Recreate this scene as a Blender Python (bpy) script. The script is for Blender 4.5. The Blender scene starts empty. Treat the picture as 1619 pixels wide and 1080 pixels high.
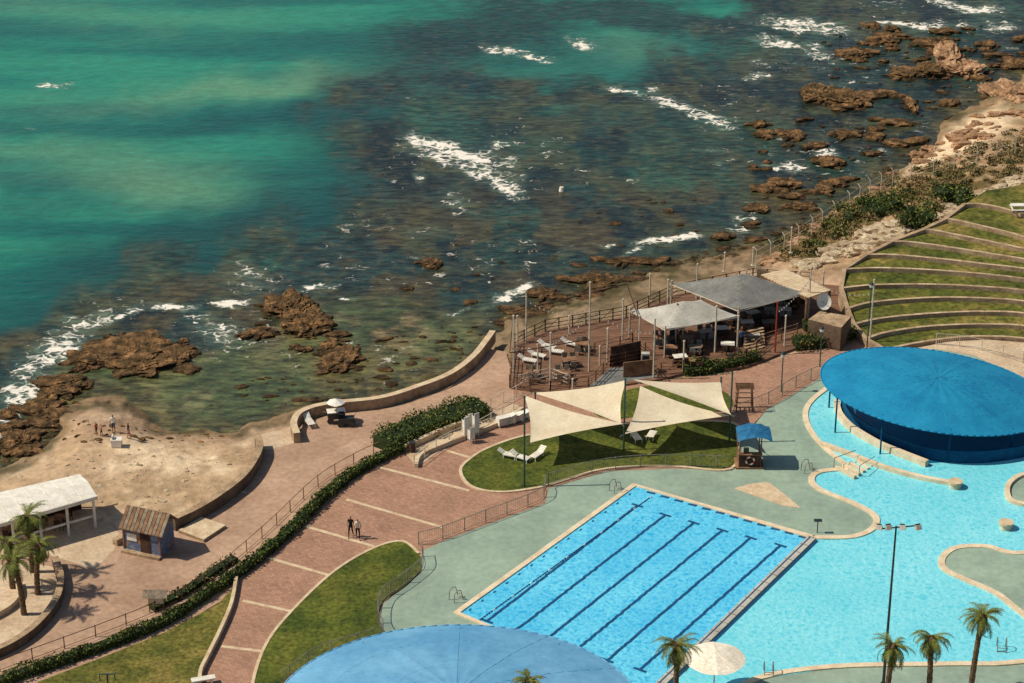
import bpy, math, random, numpy as np
from mathutils import Vector, Matrix, noise as mnoise
random.seed(7)
F=3600.0; PT=math.radians(25); H=85.0; CX=809.5; CY=540.0
sp,cp=math.sin(PT),math.cos(PT)
SEA=-1.5
def P(px,py,z=0.0):
    u=(px-CX)/F; v=(py-CY)/F; d=sp+v*cp; t=(H-z)/d
    return (u*t, t*(cp-v*sp), z)
def PV(px,py,z=0.0): return Vector(P(px,py,z))
def top_h(px,yb,yt,z=0.0):
    Y=P(px,yb,z)[1]; v=(yt-CY)/F
    return H-Y*(sp+v*cp)/(cp-v*sp)-z
def C(r,g,b,k=1.0):
    def f(c):
        c/=255.0
        return (c/12.92 if c<=0.04045 else ((c+0.055)/1.055)**2.4)*k
    return (f(r),f(g),f(b))
# ---------- numeric noise
def _h(xi,yi,s):
    h=(xi.astype(np.int64)*374761393+yi.astype(np.int64)*668265263+s*974634777)&0xffffffff
    h=((h^(h>>13))*1274126177)&0xffffffff
    h=(h^(h>>16))&0xffffff
    return h/float(0xffffff)
def vn(x,y,s=0):
    xi=np.floor(x); yi=np.floor(y); fx=x-xi; fy=y-yi
    fx=fx*fx*(3-2*fx); fy=fy*fy*(3-2*fy)
    a=_h(xi,yi,s);b=_h(xi+1,yi,s);c=_h(xi,yi+1,s);d=_h(xi+1,yi+1,s)
    return (a*(1-fx)+b*fx)*(1-fy)+(c*(1-fx)+d*fx)*fy
def fbm(x,y,s=0,o=4):
    r=0;a=.5;t=0
    for i in range(o):
        r=r+a*vn(x,y,s+i*17); t+=a; a*=.5; x,y=x*1.6-y*1.2+11.3, x*1.2+y*1.6+5.7
    return r/t
def sst(a,b,x):
    t=np.clip((x-a)/(b-a),0,1); return t*t*(3-2*t)
def sdist(px,py,poly):
    d=np.full(px.shape,1e9); ins=np.zeros(px.shape,bool); n=len(poly)
    for i in range(n):
        x0,y0=poly[i];x1,y1=poly[(i+1)%n]
        ex,ey=x1-x0,y1-y0; L=ex*ex+ey*ey+1e-9
        t=np.clip(((px-x0)*ex+(py-y0)*ey)/L,0,1)
        d=np.minimum(d,np.hypot(px-x0-t*ex,py-y0-t*ey))
        if y0!=y1:
            c=((y0>py)!=(y1>py))&(px<ex*(py-y0)/ey+x0)
            ins^=c
    return np.where(ins,d,-d)
def G(px,py,cx,cy,rx,ry,a=0):
    a=math.radians(a); c,s=math.cos(a),math.sin(a)
    dx=px-cx;dy=py-cy
    return np.exp(-((dx*c+dy*s)/rx)**2-((-dx*s+dy*c)/ry)**2)
def smooth(pts,n=6,closed=False):
    out=[];N=len(pts)
    rng=range(N) if closed else range(N-1)
    for i in rng:
        g=(lambda k: pts[k%N]) if closed else (lambda k: pts[max(0,min(N-1,k))])
        a,b,c,d=g(i-1),g(i),g(i+1),g(i+2)
        for j in range(n):
            t=j/n
            out.append(tuple(0.5*((2*b[k])+(-a[k]+c[k])*t+(2*a[k]-5*b[k]+4*c[k]-d[k])*t*t+(-a[k]+3*b[k]-3*c[k]+d[k])*t**3) for k in range(len(b))))
    if not closed: out.append(tuple(pts[-1]))
    return out
# ---------- materials
def newmat(name):
    m=bpy.data.materials.new(name); m.use_nodes=True
    nt=m.node_tree; return m,nt,nt.nodes['Principled BSDF']
def maprange(N,L,src,a,b,c,d):
    mr=N.new('ShaderNodeMapRange'); mr.inputs[1].default_value=a; mr.inputs[2].default_value=b; mr.inputs[3].default_value=c; mr.inputs[4].default_value=d
    L.new(src,mr.inputs[0]); return mr.outputs[0]
def noisen(N,L,vec,sc,det=4,ro=.55):
    n=N.new('ShaderNodeTexNoise'); n.inputs['Scale'].default_value=sc; n.inputs['Detail'].default_value=det; n.inputs['Roughness'].default_value=ro
    L.new(vec,n.inputs['Vector']); return n.outputs['Fac']
def mathn(N,L,op,a,b):
    m=N.new('ShaderNodeMath'); m.operation=op
    for i,x in enumerate((a,b)):
        if isinstance(x,(int,float)): m.inputs[i].default_value=x
        else: L.new(x,m.inputs[i])
    return m.outputs[0]
def M(name,c1,c2=None,scale=1.0,rough=.85,bump=.0,bscale=None,fine=.12,metal=0,c3=None,stain=0,wet=None,transl=0,sx=(1,1,1)):
    m,nt,b=newmat(name); N=nt.nodes; L=nt.links
    if c2 is None: c2=tuple(x*.82 for x in c1)
    geo=N.new('ShaderNodeNewGeometry'); mp=N.new('ShaderNodeMapping'); mp.inputs['Scale'].default_value=sx
    L.new(geo.outputs['Position'],mp.inputs[0]); pos=mp.outputs[0]
    f1=noisen(N,L,pos,scale,6,.65)
    cr=N.new('ShaderNodeValToRGB'); cr.color_ramp.elements[0].position=.36; cr.color_ramp.elements[1].position=.64
    cr.color_ramp.elements[0].color=(*c2,1); cr.color_ramp.elements[1].color=(*c1,1)
    if c3:
        e=cr.color_ramp.elements.new(.5); e.color=(*c3,1)
    L.new(f1,cr.inputs['Fac'])
    k=maprange(N,L,noisen(N,L,pos,scale*9,3),.3,.7,1-fine*1.6,1+fine*1.6)
    if stain:
        k=mathn(N,L,'MULTIPLY',k,maprange(N,L,noisen(N,L,pos,.09,8,.75),.35,.65,1-stain,1+stain*.6))
        k=mathn(N,L,'MULTIPLY',k,maprange(N,L,noisen(N,L,pos,1.7,5,.8),.52,.72,1,1-stain*.8))
    if wet is not None:
        sx_=N.new('ShaderNodeSeparateXYZ'); L.new(geo.outputs['Position'],sx_.inputs[0])
        k=mathn(N,L,'MULTIPLY',k,maprange(N,L,sx_.outputs[2],wet,wet+.4,.3,1.0))
    mx=N.new('ShaderNodeVectorMath'); mx.operation='SCALE'
    L.new(cr.outputs['Color'],mx.inputs[0]); L.new(k,mx.inputs['Scale'])
    L.new(mx.outputs[0],b.inputs['Base Color'])
    b.inputs['Roughness'].default_value=rough; b.inputs['Metallic'].default_value=metal
    if rough>.6: b.inputs['Specular IOR Level'].default_value=.2
    if bump>0:
        bp=N.new('ShaderNodeBump'); bp.inputs['Strength'].default_value=1; bp.inputs['Distance'].default_value=bump
        L.new(noisen(N,L,geo.outputs['Position'],bscale or scale*5,6,.65),bp.inputs['Height']); L.new(bp.outputs[0],b.inputs['Normal'])
    if transl:
        t=N.new('ShaderNodeBsdfTranslucent'); L.new(mx.outputs[0],t.inputs[0]); ms=N.new('ShaderNodeMixShader'); ms.inputs[0].default_value=transl
        L.new(b.outputs[0],ms.inputs[1]); L.new(t.outputs[0],ms.inputs[2]); L.new(ms.outputs[0],N['Material Output'].inputs[0])
    return m
def Mbrick(name,c1,c2,cm,sc,rot):
    m,nt,b=newmat(name); N=nt.nodes; L=nt.links
    geo=N.new('ShaderNodeNewGeometry'); mp=N.new('ShaderNodeMapping'); mp.inputs['Rotation'].default_value[2]=rot
    L.new(geo.outputs['Position'],mp.inputs[0])
    br=N.new('ShaderNodeTexBrick'); br.inputs['Scale'].default_value=sc; br.inputs['Color1'].default_value=(*c1,1); br.inputs['Color2'].default_value=(*c2,1); br.inputs['Mortar'].default_value=(*cm,1)
    br.inputs['Mortar Size'].default_value=.03
    L.new(mp.outputs[0],br.inputs['Vector'])
    k=maprange(N,L,noisen(N,L,geo.outputs['Position'],.35,8,.75),.3,.7,.78,1.2)
    k=mathn(N,L,'MULTIPLY',k,maprange(N,L,noisen(N,L,geo.outputs['Position'],3.5,5,.8),.35,.7,1.12,.84))
    mx=N.new('ShaderNodeVectorMath'); mx.operation='SCALE'
    L.new(br.outputs['Color'],mx.inputs[0]); L.new(k,mx.inputs['Scale']); L.new(mx.outputs[0],b.inputs['Base Color'])
    b.inputs['Roughness'].default_value=.85; b.inputs['Specular IOR Level'].default_value=.2
    return m
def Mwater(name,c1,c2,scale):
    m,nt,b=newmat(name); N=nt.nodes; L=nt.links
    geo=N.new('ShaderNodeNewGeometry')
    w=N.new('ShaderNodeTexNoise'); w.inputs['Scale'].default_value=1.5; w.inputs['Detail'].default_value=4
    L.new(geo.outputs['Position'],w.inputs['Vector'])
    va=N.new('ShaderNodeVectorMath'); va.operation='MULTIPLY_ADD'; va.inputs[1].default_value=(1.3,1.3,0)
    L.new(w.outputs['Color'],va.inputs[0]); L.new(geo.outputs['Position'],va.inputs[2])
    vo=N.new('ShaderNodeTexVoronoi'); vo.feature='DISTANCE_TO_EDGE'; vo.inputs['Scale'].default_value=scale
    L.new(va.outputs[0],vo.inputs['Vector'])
    r1=maprange(N,L,vo.outputs['Distance'],0,.35,.75,0)  # painted caustics: rippled light lines mixed into the base colour
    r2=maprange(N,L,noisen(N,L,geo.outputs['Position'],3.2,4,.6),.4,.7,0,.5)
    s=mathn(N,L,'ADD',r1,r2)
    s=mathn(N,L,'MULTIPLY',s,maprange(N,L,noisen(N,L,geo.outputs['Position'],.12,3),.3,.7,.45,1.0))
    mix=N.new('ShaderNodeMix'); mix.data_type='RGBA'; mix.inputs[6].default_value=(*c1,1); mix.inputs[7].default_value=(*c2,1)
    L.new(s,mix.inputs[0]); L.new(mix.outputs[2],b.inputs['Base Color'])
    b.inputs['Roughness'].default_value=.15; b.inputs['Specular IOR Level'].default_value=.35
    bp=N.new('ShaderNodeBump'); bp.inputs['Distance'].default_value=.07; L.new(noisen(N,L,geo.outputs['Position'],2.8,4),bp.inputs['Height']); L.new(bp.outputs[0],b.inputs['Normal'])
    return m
def Mattr(name,rough,bump,bs,stretch=(1,1,1),fine=.2,spec=.5,sea=False):
    m,nt,b=newmat(name); N=nt.nodes; L=nt.links
    at=N.new('ShaderNodeAttribute'); at.attribute_name='Col'
    geo=N.new('ShaderNodeNewGeometry'); mp=N.new('ShaderNodeMapping'); mp.inputs['Scale'].default_value=stretch; mp.inputs['Rotation'].default_value[2]=.25
    L.new(geo.outputs['Position'],mp.inputs[0]); pos=mp.outputs[0]
    nw=noisen(N,L,pos,bs,7,.6)
    k=maprange(N,L,nw,.3,.7,1-fine,1+fine)
    col=at.outputs['Color']
    if sea:
        al=at.outputs['Alpha']
        d1=maprange(N,L,noisen(N,L,pos,.55,10,.72),.36,.64,-1,1)
        d1=mathn(N,L,'MULTIPLY',mathn(N,L,'MULTIPLY',d1,al),.62)
        k=mathn(N,L,'MULTIPLY',k,mathn(N,L,'ADD',d1,1.0))
        d2=mathn(N,L,'MULTIPLY',maprange(N,L,noisen(N,L,geo.outputs['Position'],.8,9,.75),.5,.62,0,1),mathn(N,L,'MULTIPLY',al,.42))
        mb_=N.new('ShaderNodeMix'); mb_.data_type='RGBA'; L.new(d2,mb_.inputs[0]); L.new(col,mb_.inputs[6]); mb_.inputs[7].default_value=(*C(92,80,50),1); col=mb_.outputs[2]
    mx=N.new('ShaderNodeVectorMath'); mx.operation='SCALE'
    L.new(col,mx.inputs[0]); L.new(k,mx.inputs['Scale']); out=mx.outputs[0]
    b.inputs['Roughness'].default_value=rough; b.inputs['Specular IOR Level'].default_value=spec
    if sea:
        fa=N.new('ShaderNodeAttribute'); fa.attribute_name='Foam'; f=fa.outputs['Fac']
        w=N.new('ShaderNodeTexNoise'); w.inputs['Scale'].default_value=.8; L.new(geo.outputs['Position'],w.inputs['Vector'])
        va=N.new('ShaderNodeVectorMath'); va.operation='MULTIPLY_ADD'; va.inputs[1].default_value=(2.2,2.2,0); L.new(w.outputs['Color'],va.inputs[0]); L.new(geo.outputs['Position'],va.inputs[2])
        mp2=N.new('ShaderNodeMapping'); mp2.inputs['Scale'].default_value=(1,1.3,1); L.new(va.outputs[0],mp2.inputs[0])
        nf=noisen(N,L,mp2.outputs[0],.55,9,.7)
        vo=N.new('ShaderNodeTexVoronoi'); vo.feature='DISTANCE_TO_EDGE'; vo.inputs['Scale'].default_value=.9; L.new(mp2.outputs[0],vo.inputs['Vector'])
        web=maprange(N,L,vo.outputs['Distance'],0,.25,.32,-.14)
        s=mathn(N,L,'ADD',mathn(N,L,'ADD',mathn(N,L,'MULTIPLY',f,.9),mathn(N,L,'MULTIPLY',mathn(N,L,'SUBTRACT',nf,.5),2.9)),web)
        s=maprange(N,L,s,.74,1.08,0,1)
        s=mathn(N,L,'MULTIPLY',s,maprange(N,L,f,.10,.3,0,1))
        mm=N.new('ShaderNodeMix'); mm.data_type='RGBA'; L.new(s,mm.inputs[0]); L.new(out,mm.inputs[6]); mm.inputs[7].default_value=(*C(232,224,208),1); out=mm.outputs[2]
        L.new(mathn(N,L,'ADD',mathn(N,L,'MULTIPLY',s,.6),rough),b.inputs['Roughness'])
    L.new(out,b.inputs['Base Color'])
    bp=N.new('ShaderNodeBump'); bp.inputs['Distance'].default_value=bump; L.new(nw,bp.inputs['Height']); L.new(bp.outputs[0],b.inputs['Normal'])
    return m
# ---------- mesh builder
class MB:
    def __init__(s): s.v=[];s.f=[];s.m=[];s.mats=[]
    def mi(s,mat):
        if mat not in s.mats: s.mats.append(mat)
        return s.mats.index(mat)
    def add(s,vs,fs,mat):
        o=len(s.v); s.v+= [tuple(v) for v in vs]; k=s.mi(mat)
        for f in fs: s.f.append(tuple(i+o for i in f)); s.m.append(k)
    def box(s,c,sz,mat,rz=0,rx=0,ry=0):
        R=Matrix.Rotation(rz,3,'Z')@Matrix.Rotation(rx,3,'X')@Matrix.Rotation(ry,3,'Y'); c=Vector(c)
        vs=[c+R@Vector((sz[0]*a/2,sz[1]*b/2,sz[2]*d/2)) for a in(-1,1) for b in(-1,1) for d in(-1,1)]
        s.add(vs,[(0,1,3,2),(4,6,7,5),(0,4,5,1),(2,3,7,6),(0,2,6,4),(1,5,7,3)],mat)
    def cyl(s,p0,p1,r0,r1=None,mat=None,n=8):
        r1=r0 if r1 is None else r1
        p0=Vector(p0);p1=Vector(p1);d=(p1-p0)
        if d.length<1e-6:return
        d.normalize(); a=d.orthogonal().normalized(); b=d.cross(a)
        vs=[]
        for p,r in((p0,r0),(p1,r1)):
            for i in range(n):
                t=2*math.pi*i/n; vs.append(p+a*(r*math.cos(t))+b*(r*math.sin(t)))
        fs=[(i,(i+1)%n,n+(i+1)%n,n+i) for i in range(n)]+[tuple(range(n-1,-1,-1)),tuple(range(n,2*n))]
        s.add(vs,fs,mat)
    def ribbon(s,pts,w,z0,z1,mat,closed=False,topmat=None):
        p=[Vector((q[0],q[1])) for q in pts]; n=len(p); L=[];R=[]
        for i in range(n):
            a=p[(i-1)%n] if (closed or i>0) else p[i]; b=p[(i+1)%n] if (closed or i<n-1) else p[i]
            d=(b-a); d=d.normalized() if d.length>1e-9 else Vector((1,0)); nn=Vector((-d.y,d.x))*(w/2)
            L.append(p[i]+nn);R.append(p[i]-nn)
        zz0=z0 if isinstance(z0,list) else [z0]*n; zz1=z1 if isinstance(z1,list) else [z1]*n
        vs=[]
        for i in range(n):
            vs+=[(L[i].x,L[i].y,zz0[i]),(L[i].x,L[i].y,zz1[i]),(R[i].x,R[i].y,zz1[i]),(R[i].x,R[i].y,zz0[i])]
        fs=[];tf=[]
        for i in range(n if closed else n-1):
            a=4*i;b=4*((i+1)%n)
            fs+=[(a,b,b+1,a+1),(a+2,b+2,b+3,a+3)]; tf+=[(a+1,b+1,b+2,a+2)]
        if not closed: fs+=[(0,1,2,3),(4*n-1,4*n-2,4*n-3,4*n-4)]
        if topmat is None: fs+=tf; tf=[]
        o=len(s.v); s.add(vs,fs,mat)
        if tf:
            k=s.mi(topmat)
            for f in tf: s.f.append(tuple(i+o for i in f)); s.m.append(k)
    def build(s,name,smoothsh=False,parent=None):
        me=bpy.data.meshes.new(name)
        V=np.array(s.v,dtype=float)
        org=np.array([(V[:,0].min()+V[:,0].max())/2,(V[:,1].min()+V[:,1].max())/2,V[:,2].min()])
        me.from_pydata((V-org).tolist(),[],s.f)
        for m in s.mats: me.materials.append(m)
        me.polygons.foreach_set('material_index',s.m)
        if smoothsh: me.polygons.foreach_set('use_smooth',[True]*len(s.f))
        me.update()
        o=bpy.data.objects.new(name,me); o.location=org
        bpy.context.collection.objects.link(o)
        if parent: o.parent=parent
        return o
def W(pts,z=0): return [P(a,b,z) for a,b in pts]
def sheet(name,pts,z,mat,sm=0,closed=True):
    q=smooth(pts,sm,True) if sm else pts
    mb=MB(); mb.add(W(q,z),[tuple(range(len(q)))],mat)
    o=mb.build(name)
    if o.data.polygons[0].normal.z<0: o.data.flip_normals()
    return o
def prism(name,pts,z0,z1,mat,sidemat=None,sm=0):
    q=smooth(pts,sm,True) if sm else pts
    w=[(p[0],p[1]) for p in W(q,z1)]; n=len(w)
    ar=sum(w[i][0]*w[(i+1)%n][1]-w[(i+1)%n][0]*w[i][1] for i in range(n))
    if ar<0: w=w[::-1]
    mb=MB(); mb.add([(x,y,z1) for x,y in w],[tuple(range(n))],mat)
    mb.add([(x,y,z0) for x,y in w]+[(x,y,z1-.003) for x,y in w],[(i,(i+1)%n,n+(i+1)%n,n+i) for i in range(n)],sidemat or mat)
    return mb.build(name)
def wall(name,pts,w,h,mat,z=0,sm=6,top=None,closed=False):
    q=smooth(pts,sm,closed) if sm else pts
    mb=MB(); mb.ribbon(W(q,z),w,z-.2,z+h,mat,closed,top); return mb.build(name)
# ================= palette
m_prom=M('promenade_paving',C(182,150,124),C(160,128,104),.25,.9,.01,5,.1,stain=.14)
m_brick=Mbrick('brick_paving',C(178,136,110),C(154,114,92),C(136,110,90),1.6,.5)
m_cream=M('cream_stone',C(210,190,156),C(184,158,126),1.2,.85,.02)
m_coping=M('coping_stone',C(224,206,174),C(200,178,146),1.0,.8,.01,stain=.06)
m_deckg=M('pool_deck_coating',C(150,168,148),C(130,148,132),.22,.8,.0,None,.06,stain=.12)
m_lawn=M('lawn_grass',C(98,100,38),C(60,72,24),.35,.95,.05,12,.3,c3=C(80,88,30),stain=.18)
m_lawnd=M('dry_grass',C(130,116,58),C(78,82,32),.4,.95,.05,12,.3,c3=C(102,98,42),stain=.18)
m_lawnt=M('terrace_grass',C(136,118,62),C(70,78,28),.22,.95,.05,12,.35,c3=C(96,96,38),stain=.22)
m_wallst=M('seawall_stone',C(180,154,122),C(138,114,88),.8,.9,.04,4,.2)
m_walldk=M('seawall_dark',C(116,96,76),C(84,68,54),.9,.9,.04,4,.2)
m_white=M('white_paint',C(232,226,210),C(206,198,182),1.5,.6)
m_offw=M('white_cloth',C(236,226,206),C(218,206,182),.6,.9)
m_sail=M('sail_fabric',C(228,214,184),C(214,196,164),.5,.9,.03,1.5,.05,transl=.15)
m_greyc=M('grey_fabric',C(132,130,122),C(104,104,100),.6,.9,.02,2,.08,stain=.08)
m_greyl=M('light_grey_fabric',C(188,182,168),C(160,156,144),.6,.9,.02,2,.08)
m_pole=M('pole_paint',C(206,194,170),C(168,154,134),2,.6)
m_metal=M('metal_rail',C(150,145,132),C(110,105,95),2,.45,metal=.3)
m_dark=M('dark_metal',C(50,52,50),C(32,34,34),2,.5)
m_teal=M('green_pole',C(40,80,72),C(28,58,52),2,.5)
m_wood=M('weathered_wood',C(148,112,84),C(100,72,52),1.5,.85,.01)
m_woodd=M('dark_wood',C(88,62,46),C(54,38,30),1.5,.85,.01)
m_deckw=M('deck_planks',C(132,98,76),C(92,66,50),1.2,.85,.01,6,.25,sx=(.5,5,1),stain=.15)
m_woodg=M('grey_wood',C(150,134,114),C(104,92,76),2.5,.9,.01)
m_rock=M('brown_rock',C(144,108,70),C(56,46,28),.9,.95,.2,2.2,.35,c3=C(98,74,46),wet=SEA+.0)
m_rockw=M('limestone',C(200,182,152),C(150,128,98),.8,.95,.08,3,.2)
m_rocks=M('sandstone',C(186,150,114),C(116,88,62),.7,.95,.16,2.6,.25,c3=C(154,118,86),wet=SEA-.1)
m_leafA=M('leaf_green',C(86,98,38),C(60,74,28),1.5,.7)
m_leafB=M('leaf_dark',C(48,60,26),C(30,42,18),1.5,.7)
m_leafC=M('leaf_light',C(126,126,58),C(96,102,42),1.5,.7)
m_leafD=M('leaf_dry',C(144,122,80),C(102,86,54),1.5,.8)
m_trunk=M('palm_trunk',C(120,96,72),C(78,60,44),5,.95,.03,9)
m_blue=M('blue_canopy',C(34,142,180),C(22,122,164),.3,.75,.04,.6,.05,stain=.06,transl=.08)
m_blue2=M('faded_blue_canopy',C(116,172,204),C(92,152,190),.2,.75,.04,.5,.05,stain=.06,transl=.08)
m_blued=M('blue_seam',C(50,150,186),None,.5,.8)
m_bluer=M('blue_rim',C(104,162,194),None,.5,.7)
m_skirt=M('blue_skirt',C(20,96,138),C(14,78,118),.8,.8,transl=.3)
m_lane=M('lane_tile',C(16,62,100),C(24,80,122),1.5,.4)
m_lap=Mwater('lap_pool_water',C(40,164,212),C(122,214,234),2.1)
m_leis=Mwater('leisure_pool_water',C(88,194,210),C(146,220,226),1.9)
m_poolsh=M('shaded_pool_water',C(20,104,142),C(14,90,128),.5,.3)  # darker blue: canopy shade put into the colour of the water below
m_skin=M('skin',C(176,120,90),C(160,106,78),4,.6)
m_hair=M('dark_hair',C(34,24,18),None,6,.6)
m_blk=M('black_cloth',C(28,28,32),None,6,.9)
m_red=M('red_paint',C(150,50,36),None,4,.6)
m_blcl=M('blue_cloth',C(48,78,120),None,6,.9)
m_tarp=M('blue_tarp',C(44,110,150),C(30,86,122),2,.7)
m_sand=M('pale_sand',C(206,184,154),C(182,156,126),.4,.95,.03,4,.1,stain=.12)
# ================= terrain + sea
COAST=[(-700,800),(-100,765),(0,742),(50,722),(88,695),(98,645),(150,622),(200,632),(240,668),(300,685),(370,680),(450,655),(520,640),(600,622),(660,607),(720,590),(765,562),(775,532),(800,508),(860,492),(920,467),(1000,442),(1080,420),(1160,402),(1240,380),(1290,350),(1340,315),(1400,290),(1430,262),(1470,240),(1490,200),(1540,175),(1580,150),(1619,125),(1750,60),(1950,0),(2400,-150),(5000,-500),(5000,4500),(-3000,4500),(-3000,1000)]
def terr_z(px,py):
    px=np.asarray(px,float);py=np.asarray(py,float)
    d=sdist(px,py,COAST)+ (fbm(px/45,py/25,5,4)-.5)*30
    hill=sst(1290,1420,px)*np.interp(py,[250,335,545,600],[2.2,3.1,-.1,0])
    D=np.interp(px,[0,700,900,1300,1619],[45,45,35,60,110])
    base=-0.06+hill-.5*sst(1300,1400,px)*sst(560,500,py)
    t=np.clip(d/D,0,1)
    zl=SEA+(base-SEA)*(t**.8)
    zs=SEA+np.clip(d/25,-1.2,0)
    return np.where(d>0,zl,zs)
def grid(name,xs,ys,zf,colf,mat):
    PX,PY=np.meshgrid(xs,ys)
    Z=zf(PX,PY); u=(PX-CX)/F; v=(PY-CY)/F; t=(H-Z)/(sp+v*cp)
    X=u*t; Y=t*(cp-v*sp)
    col,foam=colf(PX,PY,X,Y,Z)
    ny,nx=PX.shape
    me=bpy.data.meshes.new(name)
    co=np.stack([X,Y,Z],-1).reshape(-1,3).astype(np.float32)
    me.vertices.add(nx*ny); me.vertices.foreach_set('co',co.ravel())
    idx=np.arange(nx*ny).reshape(ny,nx)
    q=np.stack([idx[1:,:-1],idx[1:,1:],idx[:-1,1:],idx[:-1,:-1]],-1).reshape(-1,4)
    nf=len(q)
    me.loops.add(nf*4); me.loops.foreach_set('vertex_index',q.ravel().astype(np.int32))
    me.polygons.add(nf); me.polygons.foreach_set('loop_start',(np.arange(nf)*4).astype(np.int32))
    me.polygons.foreach_set('use_smooth',np.ones(nf,bool))
    me.update(calc_edges=True)
    a=me.attributes.new('Col','FLOAT_COLOR','POINT')
    a.data.foreach_set('color',col.reshape(-1,4).astype(np.float32).ravel())
    if foam is not None:
        a=me.attributes.new('Foam','FLOAT','POINT'); a.data.foreach_set('value',foam.ravel().astype(np.float32))
    me.materials.append(mat)
    o=bpy.data.objects.new(name,me); bpy.context.collection.objects.link(o); return o
def mix(a,b,t): return a*(1-t[...,None])+np.array(b)*t[...,None]
REEF=[(560,165),(620,140),(690,108),(850,135),(980,118),(1060,70),(1110,10),(1130,-200),(5000,-400),(5000,1500),(-700,1500),(-700,640),(-100,570),(0,540),(90,510),(170,465),(240,410),(380,375),(520,335),(575,290),(530,225)]
SHAL=[(60,610),(140,560),(260,560),(400,545),(440,500),(560,475),(700,500),(790,480),(790,560),(600,660),(300,710),(80,680)]
FOAM=[(690,222,45,10,15,1.1),(740,245,80,11,10,1.1),(800,298,28,12,30,1.0),(770,272,55,18,20,.85),(785,225,25,5,0,.9),(700,245,26,8,30,.9),(1080,170,66,8,18,1.2),(1135,195,22,7,15,1),(795,82,36,6,12,1.1),(840,94,26,5,5,.95),(920,72,24,6,15,1.1),(980,141,20,4,5,1.1),(1030,142,18,3,5,.7),
(1270,40,70,9,8,1.05),(1240,66,52,6,12,.95),(1290,88,36,6,8,.85),(1450,42,66,6,2,1.1),(1540,18,36,7,10,1.1),(1500,5,36,6,10,1),(1580,45,36,5,5,.9),(1205,118,24,5,-10,.85),(1300,238,20,7,8,1.1),(1240,259,32,5,3,1.05),
(85,560,52,18,-25,1.05),(40,590,55,15,-35,.95),(25,625,36,22,-30,1.15),(10,660,26,16,-40,1),(200,500,46,6,-20,1.0),(150,515,46,8,-25,.95),(275,484,28,5,-5,1.1),(375,476,34,6,5,1.1),(490,456,30,6,-5,1.1),(350,530,66,18,10,.72),(270,560,36,16,10,.62),(400,440,56,22,10,.62),(120,508,20,6,0,.9),(330,500,56,14,5,.52),
(800,472,40,6,-25,1.1),(720,496,22,3,-20,.85),(1070,376,58,5,-5,1.1),(990,400,28,4,-25,.95),(950,388,18,3,0,.8),(1120,235,14,3,0,.85),(85,127,20,4,0,.95),(38,202,10,2,0,.8),(550,472,16,3,10,.85),(655,283,8,7,-40,.95),(720,320,36,12,20,.6),(5,700,18,16,-50,.95),(1180,345,20,28,60,.62),(1130,260,16,8,20,.5),(1210,95,18,5,0,.7),(1380,240,28,6,0,.5),(1590,75,28,6,0,.6),(1340,100,28,5,0,.5),(1400,190,36,6,0,.5),(680,370,46,12,0,.45),(1320,130,56,8,0,.45)]
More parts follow.
